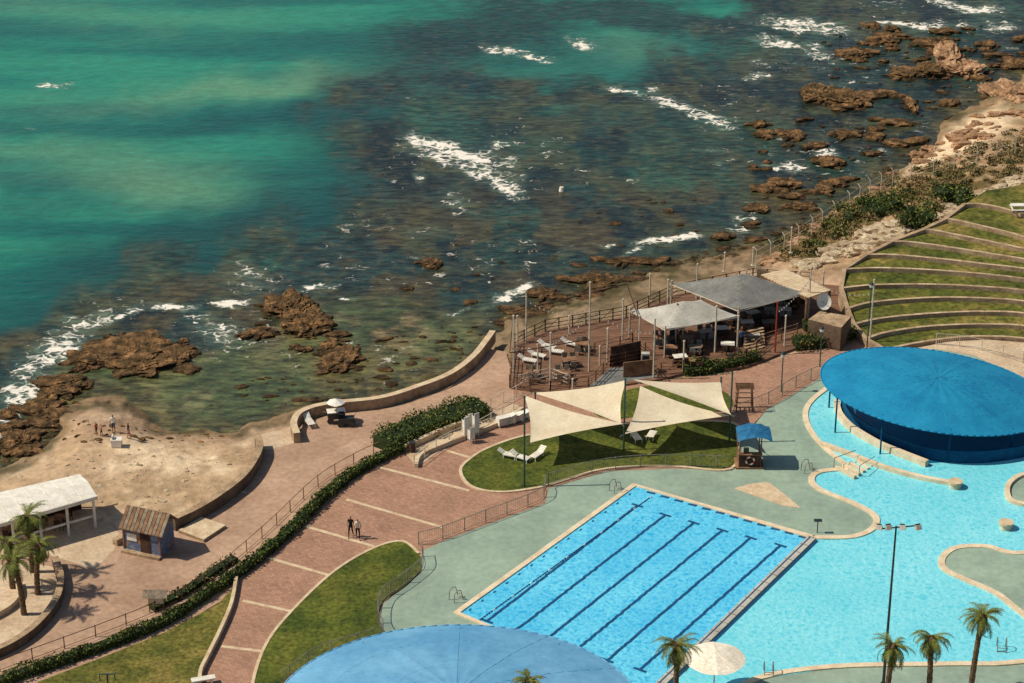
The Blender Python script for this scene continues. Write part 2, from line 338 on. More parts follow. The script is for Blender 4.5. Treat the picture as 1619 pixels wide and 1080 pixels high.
def sea_col(px,py,x,y,z):
    nA=fbm(x/14,y/22,1,5); nB=fbm(x/5,y/8,2,5); nF=fbm(x/1.3,y/2.0,3,4)
    wx=px+(nA-.5)*120; wy=py+(nB-.5)*46+(nA-.5)*30
    c=np.zeros(px.shape+(3,))+np.array(C(18,116,98))
    st=fbm(px/420+py/300,py/26,9,4)
    c=mix(c,C(42,134,106),sst(.42,.72,st)*.8)
    c=mix(c,C(8,88,82),sst(.55,.3,st)*.75)
    for a in [(430,140,330,24,-3,.75),(250,288,170,36,4,.7),(60,235,160,22,6,.45),(600,120,120,25,-5,.35),(100,20,300,25,2,.3),(1000,70,80,24,0,.4)]:
        c=mix(c,C(98,142,106),np.clip(G(wx,wy,*a[:5])*a[5],0,1))
    for a in [(440,200,260,18,-4,.75),(300,370,280,34,-8,.65),(60,330,150,26,0,.45),(500,60,150,16,0,.35),(140,430,180,34,-12,.55),(480,290,90,50,0,.6),(560,200,60,40,0,.5),(450,340,140,30,-6,.6)]:
        c=mix(c,C(6,70,70),np.clip(G(wx,wy,*a[:5])*a[5],0,1))
    c=mix(c,C(14,60,60),np.clip(sst(90,5,-sdist(wx,wy,REEF))*.75,0,1)*sst(900,600,px))
    dk=np.clip(G(wx,wy,760,52,125,34,-3)*2.4,0,1)
    dk=np.maximum(dk,np.clip(G(wx,wy,750,128,60,11,12)*1.9,0,1))
    dk=np.maximum(dk,np.clip(G(wx,wy,598,143,30,9,0)*1.5,0,1))
    dk=np.maximum(dk,np.clip(G(wx,wy,960,20,220,20,4)*1.8,0,1))
    sd=sdist(wx,wy,REEF)
    r=sst(-25,50,sd+18+(nB-.5)*100+(nF-.5)*30)
    patch=sst(.48,.64,fbm(x/9+3,y/12,21,5))
    tealp=np.clip(G(wx,wy,870,238,130,22,10)*.9+G(wx,wy,960,185,130,16,0)*.8+G(wx,wy,1020,105,110,22,-5)*.8+G(wx,wy,1000,290,130,12,0)*.5+G(wx,wy,660,190,60,36,0)*.5+G(wx,wy,430,420,120,12,-8)*.4+G(wx,wy,1150,60,50,30,0)*.5,0,1)
    rc=np.zeros_like(c)+np.array(C(32,52,48))
    rc=mix(rc,C(58,62,42),sst(.4,.6,nB))
    rc=mix(rc,C(20,34,34),sst(.46,.62,fbm(x/3,y/4,31,5)))
    rc=mix(rc,C(20,84,74),np.clip(tealp*(.35+.9*patch),0,.9))
    rc=mix(rc,C(44,76,58),patch*.35)
    brn=sst(.48,.62,fbm(x/4+9,y/6,41,6))*sst(250,400,py+ .12*(px-700))
    rc=mix(rc,C(76,66,40),brn*.7)
    c=c*(1-r[...,None])+rc*r[...,None]
    c=mix(c,C(20,44,46),dk*.85)
    s=sst(-30,30,sdist(wx,py+(nB-.5)*20,SHAL)+(nB-.5)*60)
    shc=np.zeros_like(c)+np.array(C(94,86,50))
    shc=mix(shc,C(52,56,32),sst(.42,.58,nB)); shc=mix(shc,C(128,110,76),sst(.52,.68,fbm(x/2.4,y/3.4,51,5))*.75)
    shc=mix(shc,C(78,92,58),sst(.48,.62,nA)*.55)
    c=c*(1-s[...,None])+shc*s[...,None]
    cd=-sdist(px,py,COAST)
    b=sst(38,4,cd+(nB-.5)*50)*.8
    bc=np.zeros_like(c)+np.array(C(94,84,50)); bc=mix(bc,C(54,54,32),sst(.4,.6,nF))
    c=c*(1-b[...,None])+bc*b[...,None]
    f=np.zeros(px.shape)
    fx=px+(nB-.5)*54; fy=py+(nF-.5)*14+(nA-.5)*26
    for cx,cy,rx,ry,a,k in FOAM: f=np.maximum(f,G(fx,fy,cx,cy,rx*1.25,ry*1.45,a)*k)
    c=mix(c,C(104,126,108),np.clip(sst(.15,.7,f)*.3,0,1))
    lace=sst(.52,.66,fbm(x/12,y/12,71,3))*r*.3
    f=np.maximum(f,lace*sst(700,560,py))
    al=np.clip(r*.95+dk*.6+s*.9,0,1)*(1-.4*np.clip(tealp,0,1)*(1-s))
    return np.concatenate([c,al[...,None]],-1),f
ys=np.concatenate([[-1132,-1120,-1080,-1000,-850,-650,-450,-330,-280],np.linspace(-250,800,560),[900,1200]])
xs=np.concatenate([[-9000,-5000,-3000,-2000,-1200,-700,-450],np.linspace(-250,1870,900),[2100,2500,3200,5000,9000]])
def sea_z(px,py): return np.full(px.shape,SEA)
m_sea=Mattr('sea_water',.28,.26,.55,(1,2.4,1),.2,.25,True)
grid('sea',xs,ys,sea_z,sea_col,m_sea)
def ter_col(px,py,x,y,z):
    nB=fbm(x/5,y/5,2,5); nF=fbm(x/1.2,y/1.2,3,4); nS=fbm(x/2.2,y/2.2,13,5)
    c=np.zeros(px.shape+(3,))+np.array(C(176,148,120))
    c=mix(c,C(158,130,102),sst(.4,.62,nB))
    sand=sst(-20,20,sdist(px,py,[(-800,860),(-800,700),(120,690),(390,700),(400,780),(260,840),(160,870),(0,860)]))
    c=c*(1-sand[...,None])+(mix(mix(np.zeros_like(c)+np.array(C(208,184,150)),C(180,152,120),sst(.4,.62,nB)),C(154,128,98),sst(.54,.68,nS)*.6))*sand[...,None]
    scr=sst(1180,1260,px)*sst(450,400,py)
    sc=mix(np.zeros_like(c)+np.array(C(164,134,100)),C(92,82,48),sst(.42,.54,nS)); sc=mix(sc,C(192,164,130),sst(.56,.7,nB)*.7)
    sc=mix(sc,C(116,84,54),sst(.46,.62,nF)*.5)
    c=c*(1-scr[...,None])+sc*scr[...,None]
    bs=np.clip(G(px,py,1540,205,60,22,-22)*1.8+G(px,py,1480,245,70,10,-25)*1.5,0,1)
    c=mix(c,C(216,190,154),bs*.95)
    wet=sst(-.7,-1.2,z+(nB-.5)*.9)
    wc=mix(np.zeros_like(c)+np.array(C(122,100,72)),C(66,60,36),sst(.42,.58,nS))
    c=c*(1-wet[...,None]*.85)+wc*wet[...,None]*.85
    rk=sst(560,640,px)*sst(1180,1100,px)*sst(640,600,py)
    c=c*(1-rk[...,None]*.75)+mix(np.zeros_like(c)+np.array(C(124,106,80)),C(68,64,40),sst(.42,.58,nS))*rk[...,None]*.75
    return np.concatenate([c,np.ones(px.shape)[...,None]],-1),None
ys2=np.concatenate([np.linspace(-200,1000,460),[1030,1080,1200,1400,1800,2500,4400]])
xs2=np.concatenate([[-2900,-1500,-900,-600,-400],np.linspace(-250,1870,640),[2000,2200,2600,3400,4900]])
m_ter=Mattr('ground_soil',.95,.2,1.2,(1,1,1),.25,.1)
def ground_z(px,py):
    z=terr_z(px,py)
    n=(fbm(px/16,py/9,77,5)-.5)
    return z+n*.7*sst(0,1,np.abs(z+.06))*sst(720,600,py)
grid('ground',xs2,ys2,ground_z,ter_col,m_ter)
def TZ(px,py): return float(ground_z(np.array([float(px)]),np.array([float(py)]))[0])
# ================= paving layers
sheet('promenade',[(472,692),(480,668),(520,656),(600,648),(660,632),(712,612),(748,585),(775,552),(800,556),(812,600),(812,650),(640,740),(520,830),(400,920),(250,1010),(100,1090),(-100,1180),(-400,1180),(-400,900),(0,868),(110,858),(190,838),(275,838),(350,800),(385,772),(406,735),(412,706)],.0,m_prom)
sheet('brick_promenade',[(300,1130),(330,1030),(372,925),(452,852),(520,782),(610,722),(680,700),(760,672),(812,640),(812,600),(900,612),(1150,592),(1345,530),(1420,545),(1380,580),(1300,600),(1210,650),(1165,700),(1150,750),(960,760),(860,800),(690,870),(600,960),(560,1130)],.012,m_brick)
for a,b,c,d in [(596,738,742,776),(548,790,700,834),(482,832,605,868),(424,882,528,912),(384,950,462,967),(350,1022,414,1030),(690,708,752,726)]:
    mb=MB(); mb.ribbon(W([(a,b),(c,d)],0),.3,.0,.022,m_cream); mb.build('paving_stripe')
LAWN1=[(395,1130),(402,1070),(425,1012),(470,958),(530,903),(590,868),(636,857),(662,876),(664,900),(640,925),(604,952),(598,985),(608,1008),(560,1025),(500,1045),(450,1075),(430,1130)]
prism('lawn',LAWN1,0,.07,m_lawn,m_cream,5)
wall('lawn_border',LAWN1[:8],.22,.1,m_cream)
prism('lawn',[(30,1130),(60,1078),(160,1040),(260,1000),(345,955),(372,925),(362,965),(345,1010),(318,1060),(300,1130)],0,.06,m_lawnd,m_cream)
wall('low_wall',[(374,918),(366,960),(348,1003),(330,1040),(318,1065),(316,1085)],.25,.4,m_cream)
LAWN2=[(728,745),(745,725),(775,708),(830,690),(900,684),(1000,670),(1148,668),(1166,690),(1156,742),(1060,738),(960,742),(900,758),(850,772),(790,779),(745,770)]
prism('lawn',LAWN2,0,.07,m_lawn,m_cream,5)
wall('lawn_border',LAWN2,.25,.11,m_cream,closed=True)
prism('lawn',[(935,640),(1000,614),(1090,606),(1150,622),(1150,648),(1060,652),(960,662)],0,.06,m_lawn,m_cream,4)
sheet('pool_deck',[(440,1110),(520,1042),(612,1012),(600,985),(606,954),(645,925),(668,902),(666,872),(700,856),(780,826),(862,796),(868,772),(960,745),(1060,741),(1158,744),(1170,700),(1212,648),(1300,596),(1480,552),(1800,590),(2000,800),(2000,1400),(400,1400)],.02,m_deckg)
LAP=[(722,970),(1003,768),(1285,850),(1018,1097)]
LEI=[(1286,851),(1345,850),(1378,838),(1384,818),(1350,797),(1298,776),(1283,760),(1296,747),(1345,742),(1300,705),(1278,675),(1274,650),(1290,628),(1330,600),(1500,580),(1750,620),(1850,900),(1800,1030),(1619,1048),(1500,1052),(1320,1056),(1200,1074),(1150,1105),(1019,1098)]
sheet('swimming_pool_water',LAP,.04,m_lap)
q=[LEI[0]]+smooth(LEI[1:8],5)+smooth(LEI[8:15],5)+LEI[15:22]+LEI[22:]
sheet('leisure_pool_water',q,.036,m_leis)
wall('pool_coping',[(1018,1097),(722,970),(1003,768),(1286,851)],.5,.12,m_coping,sm=0)
wall('pool_coping',[LEI[0]]+LEI[1:9],.5,.12,m_coping)
wall('pool_coping',[(1345,742)]+LEI[9:14],.45,.12,m_coping)
wall('pool_coping',[(1850,1010),(1619,1047),(1500,1051),(1320,1055),(1200,1073),(1150,1105)],.5,.12,m_coping)
wall('pool_divider_wall',[(1300,705),(1345,722),(1400,743),(1455,758),(1508,768)],.4,.35,m_coping)
ISL=[(1760,850),(1619,876),(1560,866),(1512,868),(1490,884),(1494,902),(1530,920),(1575,940),(1619,974),(1720,1050),(1850,960)]
prism('pool_island',ISL,0,.1,m_deckg,m_coping,4)
wall('pool_coping',ISL,.5,.16,m_coping,closed=True)
RG=[(1700,745),(1625,752),(1598,765),(1592,782),(1602,796),(1640,802),(1720,800)]
prism('pool_island',RG,0,.1,m_deckg,m_coping,4); wall('pool_coping',RG,.4,.3,m_coping,closed=True)
prism('concrete_patch',[(1160,772),(1190,764),(1215,762),(1245,785),(1266,803),(1240,800),(1200,786)],0,.05,m_cream)
# lanes
def lerp(a,b,t): return (a[0]+(b[0]-a[0])*t,a[1]+(b[1]-a[1])*t)
tops=[(1008,800),(1052,815),(1097,827),(1142,839),(1187,851),(1234,863)]
bots=[(770,983),(815,998),(866,1010),(912,1028),(960,1045),(1012,1060)]
for i,(a,b) in enumerate(zip(tops,bots)):
    A=PV(*a);B=PV(*b); d=(B-A).normalized(); nn=Vector((-d.y,d.x,0))
    pts=[A.lerp(B,k/90)+nn*(.07*mnoise.noise(Vector((k*.55,i*7,0)))+random.uniform(-.025,.025)) for k in range(91)]
    mb=MB(); mb.ribbon(pts,.24,.036,.05,m_lane)
    for e in(A,B): mb.ribbon([e-nn*.5,e+nn*.5],.24,.0365,.0512,m_lane)
    mb.build('pool_lane_marking')
mb=MB()
for t in np.linspace(.08,.93,12):
    a=lerp((1003,768),(1285,850),t); w=PV(*a); mb.box((w.x+.15,w.y-.55,.045),(.7,.28,.02),m_lane,rz=-.46)
for t in np.linspace(.06,.96,14):
    a=lerp((1003,768),(722,970),t); w=PV(*a); mb.box((w.x+.45,w.y-.25,.045),(.12,.3,.02),m_lane,rz=-.46)
mb.build('pool_end_tiles')
mb=MB(); a=PV(1030,785,.06);b=PV(752,985,.06)
for k in range(80):
    p=a.lerp(b,k/80);q_=a.lerp(b,(k+.7)/80); mb.cyl(p,q_,.05,.05,m_blcl if k%8 else m_white,5)
mb.build('pool_lane_rope')
A=PV(1283,853);B=PV(1030,1098); d=(B-A).normalized(); nn=Vector((-d.y,d.x,0))
mb=MB(); mb.ribbon([A,B],.65,.0,.2,m_greyl,topmat=m_greyl)
mb.ribbon([A+nn*.5,B+nn*.5],.16,.0,.06,m_lane); mb.ribbon([A-nn*.1,B-nn*.1],.1,.19,.215,m_lane)
for t in np.linspace(0,1,20):
    c=A.lerp(B,t); mb.box((c.x,c.y,.212),(.6,.05,.03),m_metal,rz=math.atan2(nn.y,nn.x))
mb.build('pool_bulkhead')
mb=MB(); w=PV(1292,843); mb.cyl(w,w+Vector((0,0,1.1)),.04,.04,m_dark); mb.box(w+Vector((0,0,1.1)),(.6,.3,.1),m_dark); mb.build('pool_stand')
for a in [(1510,771),(1590,836)]:
    w=PV(*a); mb=MB(); mb.cyl(w,w+Vector((0,0,.45)),.45,.45,m_coping,20); mb.cyl(w+Vector((0,0,.45)),w+Vector((0,0,.6)),.56,.56,m_cream,20); mb.build('pool_pillar')
mb=MB()
for i in range(5): mb.ribbon([PV(1322+i*11,742-i*4),PV(1352+i*7,758-i*5)],.28,0,.34-.05*i,m_coping)
for t in (0,1): mb.cyl(PV(1318+t*40,742+t*12),PV(1318+t*40,742+t*12)+Vector((0,0,1)),.03,.03,m_metal,6); mb.cyl(PV(1318+t*40,742+t*12)+Vector((0,0,1)),PV(1352+t*30,726+t*10)+Vector((0,0,.8)),.03,.03,m_metal,6)
mb.build('pool_steps')
def ladder(px,py,rz):
    w=PV(px,py); mb=MB(); R=Matrix.Rotation(rz,3,'Z')
    for s in(-.3,.3):
        pts=[Vector((s,-.45,0)),Vector((s,-.4,.7)),Vector((s,-.15,.92)),Vector((s,.15,.85)),Vector((s,.35,.0))]
        for i in range(4): mb.cyl(w+R@pts[i],w+R@pts[i+1],.03,.03,m_metal,6)
    for k in(.1,.35): mb.cyl(w+R@Vector((-.3,.3,k)),w+R@Vector((.3,.3,k)),.03,.03,m_metal,6)
    mb.build('pool_ladder')
ladder(722,948,-.9); ladder(974,776,-.9); ladder(1277,745,-1.2); ladder(1583,1028,3.0); ladder(1215,1066,3.1)
# ================= fences
def fence(name,pts,h=1.1,mat=m_metal,sp_=2.0,pick=.18,z=0,sm=4,pr=.012,zf=None):
    q=W(smooth(pts,sm),z) if sm else W(pts,z)
    mb=MB(); acc=0; nextp=0; nextk=0
    for i in range(len(q)-1):
        a=Vector(q[i]);b=Vector(q[i+1]);L=(b-a).length
        up=Vector((0,0,h))
        mb.cyl(a+up,b+up,.028,.028,mat,4); mb.cyl(a+Vector((0,0,.15)),b+Vector((0,0,.15)),.02,.02,mat,4)
        while nextp<=acc+L:
            c=a.lerp(b,(nextp-acc)/max(L,1e-6)); mb.cyl(c,c+Vector((0,0,h+.05)),.04,.04,mat,5); nextp+=sp_
        while pick and nextk<=acc+L:
            c=a.lerp(b,(nextk-acc)/max(L,1e-6)); mb.cyl(c+Vector((0,0,.15)),c+up,pr,pr,mat,3); nextk+=pick
        acc+=L
    return mb.build(name)
fence('metal_fence',[(662,862),(700,852),(780,822),(850,795),(862,780),(868,768),(960,744),(1060,738),(1150,741)])
fence('metal_fence',[(668,880),(668,900),(640,925),(604,952),(598,985),(606,1008),(560,1025),(500,1045),(445,1085)])
fence('metal_fence',[(1160,660),(1212,640),(1260,612),(1300,594)])
fence('metal_fence',[(1480,545),(1540,552),(1619,575),(1700,610)],mat=m_pole)
fence('wood_fence',[(365,895),(430,838),(500,772),(560,735),(600,716)],1.0,m_wood,2.2,0)
fence('wood_fence',[(0,1062),(130,1015),(240,972),(320,930),(365,895)],.9,m_woodd,2.4,0)
fence('metal_fence',[(655,738),(700,706),(760,680),(825,640)],1.0,m_pole,1.6,0)
fence('metal_fence',[(735,668),(790,640),(826,622)],1.0,m_pole,1.6,0)
# ================= walls
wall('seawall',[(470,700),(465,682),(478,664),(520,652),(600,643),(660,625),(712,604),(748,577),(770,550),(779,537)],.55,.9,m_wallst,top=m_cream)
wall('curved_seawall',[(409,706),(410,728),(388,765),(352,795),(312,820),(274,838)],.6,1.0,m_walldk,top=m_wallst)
wall('low_wall',[(182,862),(205,850)],.5,.5,m_wallst,sm=0)
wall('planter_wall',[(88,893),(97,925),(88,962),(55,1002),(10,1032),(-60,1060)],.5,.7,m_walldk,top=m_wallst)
wall('planter_wall',[(-20,985),(15,965),(30,945),(28,925)],.35,.5,m_cream)
sheet('planter_soil',[(-80,1060),(10,1030),(52,1000),(84,962),(92,925),(84,896),(40,890),(-80,900)],.03,m_sand)
wall('ramp_wall',[(640,712),(690,690),(735,672)],.35,.5,m_cream)
wall('ramp_wall',[(658,740),(668,722),(720,700),(790,672),(826,650)],.3,.4,m_cream)
sheet('ramp_paving',[(640,716),(660,738),(700,710),(790,668),(826,645),(812,638),(735,672)],.03,m_sand)
sheet('terrace_paving',[(60,872),(150,900),(180,870),(190,846),(176,830),(40,815),(-60,860),(-60,900)],.008,m_sand)
sheet('beach_path',[(402,690),(470,672),(472,698),(440,708),(412,712)],.008,m_sand)
# ================= amphitheatre
CV=[[(1400,552),(1440,543),(1500,534),(1560,531),(1640,537),(1850,570)],
[(1370,535),(1400,525),(1470,515),(1560,512),(1640,517),(1850,548)],
[(1350,512),(1390,503),(1470,495),(1560,492),(1640,497),(1850,528)],
[(1340,487),(1380,477),(1470,470),(1560,471),(1640,478),(1850,508)],
[(1330,455),(1380,450),(1470,449),(1560,453),(1640,461),(1850,492)],
[(1335,425),(1390,423),(1470,426),(1560,433),(1640,443),(1850,476)],
[(1370,402),(1410,402),(1480,408),(1560,417),(1640,427),(1850,460)],
[(1410,381),(1440,382),(1500,390),(1570,401),(1640,412),(1850,445)],
[(1460,362),(1480,364),(1530,374),(1590,386),(1640,396),(1850,430)],
[(1495,345),(1510,347),(1550,356),(1600,368),(1640,378),(1850,415)],
[(1525,322),(1548,322),(1580,327),(1612,336),(1650,344),(1850,385)]]
mb=MB(); mb2=MB(); SZ=.34
m_curb=M('terrace_curb',C(200,174,142),C(150,124,96),.9,.9,.03,4,.22,stain=.15)
WC=[[P(a,b,SZ*(k+1)) for a,b in smooth(c,6)] for k,c in enumerate(CV)]
for k in range(len(CV)):
    z=SZ*(k+1); n=len(WC[k]); last=(k==len(CV)-1)
    if not last: nx=WC[k+1]
    else: nx=[P(a,b,z) for a,b in smooth([(1560,300),(1590,296),(1620,290),(1650,285),(1680,280),(1850,280)],6)]
    vs=[(p[0],p[1],z-.06) for p in WC[k]]+[(p[0],p[1],z-.06) for p in nx]
    mb.add(vs,[(i,i+1,n+i+1,n+i) for i in range(n-1)],m_lawnt)
    mb2.ribbon(WC[k],.3,-.5,z,m_wallst,topmat=m_curb)
mb.build('amphitheatre_lawn'); mb2.build('amphitheatre_terrace_walls')
mb=MB(); fl=[WC[k][0] for k in range(len(CV))]
mb.ribbon(fl,.4,-.6,[SZ*(k+1)+.02 for k in range(len(CV))],m_wallst); mb.build('amphitheatre_side_wall')
sheet('stage_paving',[(1420,556),(1500,540),(1560,537),(1640,543),(1850,580),(1850,640),(1619,600),(1540,562),(1480,552)],.03,m_sand)
# ================= rocks
import bmesh
ICO={}
def ico(sub):
    if sub not in ICO:
        bm=bmesh.new(); bmesh.ops.create_icosphere(bm,subdivisions=sub,radius=1)
        ICO[sub]=([v.co.copy() for v in bm.verts],[tuple(w.index for w in f.verts) for f in bm.faces]); bm.free()
    return ICO[sub]
def rockmesh(mb,cx,cy,z0,rx,ry,h,ang,mat,seed,sub=3):
    V,fs=ico(sub); ca,sa=math.cos(ang),math.sin(ang); vs=[]; o=Vector((seed*3.1,seed*1.7,seed)); det=sub>=3
    for p in V:
        n=mnoise.fractal(p*1.2+o,.9,2.1,5)
        n2=1-2*abs(mnoise.noise(p*3.2+o*2)); n3=mnoise.fractal(p*9+o,.8,2.1,3) if det else 0
        s=1+.55*n+.13*n2+.08*n3
        x=p.x*s;y=p.y*s;z=p.z
        z=(abs(z)**.5)*(1 if z>0 else -1)
        if z>0: z=z*(1+.5*n2*.5+.5*n+.25*n3)
        X=x*rx;Y=y*ry
        vs.append((cx+X*ca-Y*sa,cy+X*sa+Y*ca,z0+z*h))
    mb.add(vs,fs,mat)
big=[(205,552,80,24,1.0,5),(150,566,36,12,.7,0),(225,575,45,14,.8,1),(275,560,22,14,.7,2),(95,605,40,10,.6,3),(70,640,22,14,.6,4),(30,692,26,18,.7,6),(70,660,22,10,.5,7),(40,705,24,10,.4,8),(455,478,30,18,1.0,9),(488,512,30,13,1.0,10),(470,495,28,16,.9,21),(410,525,20,7,.5,11),(538,563,26,18,.7,12),(520,545,16,8,.6,13),(680,415,14,6,.5,14),(90,618,28,8,.5,15),
(1290,145,24,13,1.2,31),(1340,155,32,11,1.1,32),(1500,88,22,16,2.0,33),(1525,108,28,12,1.5,34),(1470,112,28,9,1.2,35),(1430,115,20,8,.9,36),(1350,85,24,8,.9,37),(1398,62,24,8,.9,38),(1465,68,18,6,.7,39),(1600,150,34,18,1.6,40),(1235,292,24,9,.9,41),(1310,255,22,7,.8,42),(1335,212,24,5,.5,43),(1385,213,14,5,.5,44),(1250,212,18,6,.6,45),(1210,210,14,6,.5,46),(1440,165,8,10,1.2,47),(1000,412,46,5,.35,48),(930,440,40,6,.4,49),(860,465,30,6,.35,50),(1140,375,14,5,.5,51),(1200,330,16,6,.6,52),(1265,325,20,5,.5,53),(1620,100,30,9,1.0,54),(1300,300,14,5,.6,55),(1320,290,14,5,.6,56),(1200,197,10,5,.6,57),(1560,70,14,5,.6,58),(1380,40,10,4,.6,59),(1410,45,10,4,.6,60)]
for px,py,rx,ry,h,s in big:
    sc=F/((H-SEA)/(sp+(py-CY)/F*cp)); w=P(px,py+ry*.4,SEA)
    mb=MB(); sy=ry/(sc*math.sin(PT+math.atan((py-CY)/F)))
    rockmesh(mb,w[0],w[1],SEA+.02,rx/sc,sy*.9,h*.55,0.15*math.sin(s*3),(m_rocks if s in(33,34,40) else m_rock),s+.37,5 if rx>25 else 4)
    for k in range(int(3+rx/6)):
        a=random.uniform(0,6.28); rr=random.uniform(.85,1.35)
        rockmesh(mb,w[0]+rx/sc*rr*math.cos(a),w[1]+sy*rr*math.sin(a),SEA,random.uniform(.3,.9),random.uniform(.25,.6),random.uniform(.12,.3),a,m_rock,k+s*1.3,2)
    mb.build('shore_rock')
mb=MB(); random.seed(11)
def scat(poly,n,r0,r1,mat,h=.6,z=None):
    xs_=[p[0] for p in poly]; ys_=[p[1] for p in poly]; k=0; t=0
    while k<n and t<n*40:
        t+=1
        x=random.uniform(min(xs_),max(xs_)); y=random.uniform(min(ys_),max(ys_))
        if sdist(np.array([x]),np.array([y]),poly)[0]<0: continue
        zz=SEA if z is None else max(TZ(x,y),SEA)
        w=P(x,y,zz); r=r0*(r1/r0)**(random.random()**1.8)
        rockmesh(mb,w[0],w[1],zz+.02,r*random.uniform(1,2.2),r*random.uniform(.7,1.2),r*h,random.uniform(-.5,.5),mat,random.uniform(0,90),2 if r<.5 else 3); k+=1
scat([(1180,250),(1330,110),(1460,60),(1619,90),(1560,160),(1440,250),(1300,340),(1180,390)],150,.12,1.0,m_rock,.4)
scat([(1280,30),(1619,40),(1619,110),(1300,110)],60,.15,1.0,m_rock,.5)
scat([(780,505),(960,445),(1180,380),(1300,330),(1300,360),(1180,405),(960,468),(800,520)],150,.12,.8,m_rock,.3)
scat([(0,660),(110,610),(130,640),(60,720),(0,740)],60,.12,.8,m_rock,.45)
scat([(130,540),(300,540),(310,590),(130,590)],30,.12,.6,m_rock,.45)
scat([(420,470),(560,520),(560,580),(400,540)],30,.12,.6,m_rock,.45)
scat([(560,540),(760,500),(770,560),(600,620),(420,650),(300,640)],110,.06,.4,m_rock,.3)
scat([(640,380),(1100,300),(1150,360),(760,480),(640,480)],30,.12,.5,m_rock,.25)
mb.build('reef_rocks')
mb=MB()
scat([(1265,418),(1330,385),(1420,352),(1450,350),(1440,372),(1350,402),(1275,428)],110,.2,.8,m_rockw,.6,1)
scat([(1470,345),(1560,300),(1650,262),(1660,276),(1570,312),(1490,352)],80,.2,.7,m_rockw,.6,1)
mb.build('limestone_boulders')
mb=MB(); scat([(1400,270),(1500,220),(1600,140),(1700,100),(1700,180),(1600,190),(1500,262),(1420,295)],110,.15,1.0,m_rocks,.5,1)
scat([(1200,420),(1330,330),(1420,275),(1400,300),(1300,370),(1220,420)],60,.15,.7,m_rocks,.5,1)
mb.build('cliff_rocks')
mb=MB(); scat([(20,720),(380,700),(390,780),(200,820),(20,760)],120,.04,.18,m_rockw,.5,1)
scat([(90,660),(240,680),(380,690),(380,700),(100,700)],60,.05,.22,m_rock,.5,1); mb.build('beach_stones')
# ================= foliage
def leaf(mb,c,s,mats):
    n=Vector((random.gauss(0,1),random.gauss(0,1),random.gauss(.5,.8))).normalized()
    a=n.orthogonal().normalized(); a=(Matrix.Rotation(random.uniform(0,6.28),3,n)@a); b=n.cross(a)
    a*=s*random.uniform(.6,1.2); b*=s*.45
    mb.add([c-a,c-b,c+a,c+b],[(0,1,2,3)],random.choice(mats))
def bush(name,px,py,r,h,z=0,mats=None,n=700,mb=None,ls=.16):
    mats=mats or [m_leafA,m_leafA,m_leafB,m_leafC]; own=mb is None; mb=mb or MB(); w=PV(px,py,z)
    cl=[(w+Vector((random.uniform(-.6,.6)*r,random.uniform(-.6,.6)*r,h*random.uniform(.25,.65))),r*random.uniform(.35,.6),random.choice([0,0,1])) for _ in range(7)]
    for c,rr,d in cl:
        mm=[m_leafB,m_leafB]+mats[:1] if (d and m_leafD not in mats[:1]) else mats
        if own: rockmesh(mb,c.x,c.y,c.z-.1,rr*.6,rr*.6,h*.22,0,m_leafB,random.random()*50,1)
        for _ in range(n//7):
            v=Vector((random.gauss(0,1),random.gauss(0,1),random.gauss(0,1))).normalized()*random.uniform(.6,1.05)
            leaf(mb,Vector((c.x+v.x*rr,c.y+v.y*rr,max(z+.05,c.z+v.z*h*.4))),ls,mm)
    if own: return mb.build(name)
def hedge(name,pts,w,h,z=0,dens=170,ls=.13,mats=None):
    mats=mats or [m_leafA,m_leafA,m_leafB,m_leafC]
    q=W(smooth(pts,5),z); mb=MB()
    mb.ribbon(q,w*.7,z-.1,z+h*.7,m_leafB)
    for i in range(len(q)-1):
        a=Vector(q[i]);b=Vector(q[i+1]); d=(b-a); L=d.length; d.normalize(); nn=Vector((-d.y,d.x,0))
        for _ in range(int(L*dens*(w+h)/2)):
            p=a.lerp(b,random.random()); k=mnoise.noise(p*.9)
            ww=w*(1+.5*k); hh=h*(1+.45*mnoise.noise(p*.6+Vector((9,9,0))))
            s=random.uniform(-1,1); t=random.random()
            if random.random()<.6: c=p+nn*(s*ww/2)+Vector((0,0,hh*(1-.3*s*s+.25*mnoise.noise((p+nn*s*ww)*1.3))+random.uniform(-.1,.08)))
            else: c=p+nn*((1 if s>0 else -1)*ww/2*random.uniform(.85,1.1))+Vector((0,0,hh*t))
            leaf(mb,c,ls,mats if mnoise.noise((p+nn*s)*1.1)>-.1 else [m_leafB,m_leafA])
    return mb.build(name)
hedge('hedge',[(-100,1118),(20,1076),(130,1038),(250,992),(330,942),(395,897),(450,852),(510,792),(560,752),(610,724),(636,712)],.8,.75,mats=[m_leafA,m_leafB,m_leafA,m_leafC])
hedge('large_hedge',[(606,712),(650,688),(705,668),(762,650)],3.0,1.3,dens=120,mats=[m_leafA,m_leafA,m_leafC,m_leafC,m_leafB])
hedge('shrub_row',[(372,886),(340,905),(290,940),(240,965)],.9,.5,dens=80,mats=[m_leafD,m_leafA,m_leafD,m_leafB])
hedge('shrub_row',[(1082,592),(1120,588),(1160,580),(1200,570)],1.0,.9,dens=120)
hedge('shrub_row',[(1255,550),(1300,545),(1345,530)],2.0,1.2,dens=100,mats=[m_leafA,m_leafD,m_leafC,m_leafB])
hedge('shrub_row',[(1270,525),(1330,520)],1.2,1.2,dens=100)
for a in [(1500,322,2.6,2.0),(1515,318,1.8,1.6),(1445,362,2.0,2.2),(1400,335,2.4,1.6),(1380,330,1.8,1.2),(1305,520,1.4,1.3),(1100,585,1.4,1.2)]:
    bush('shrub',a[0],a[1],a[2],a[3],max(TZ(a[0],a[1])-.1,-.05),n=1100,ls=.18)
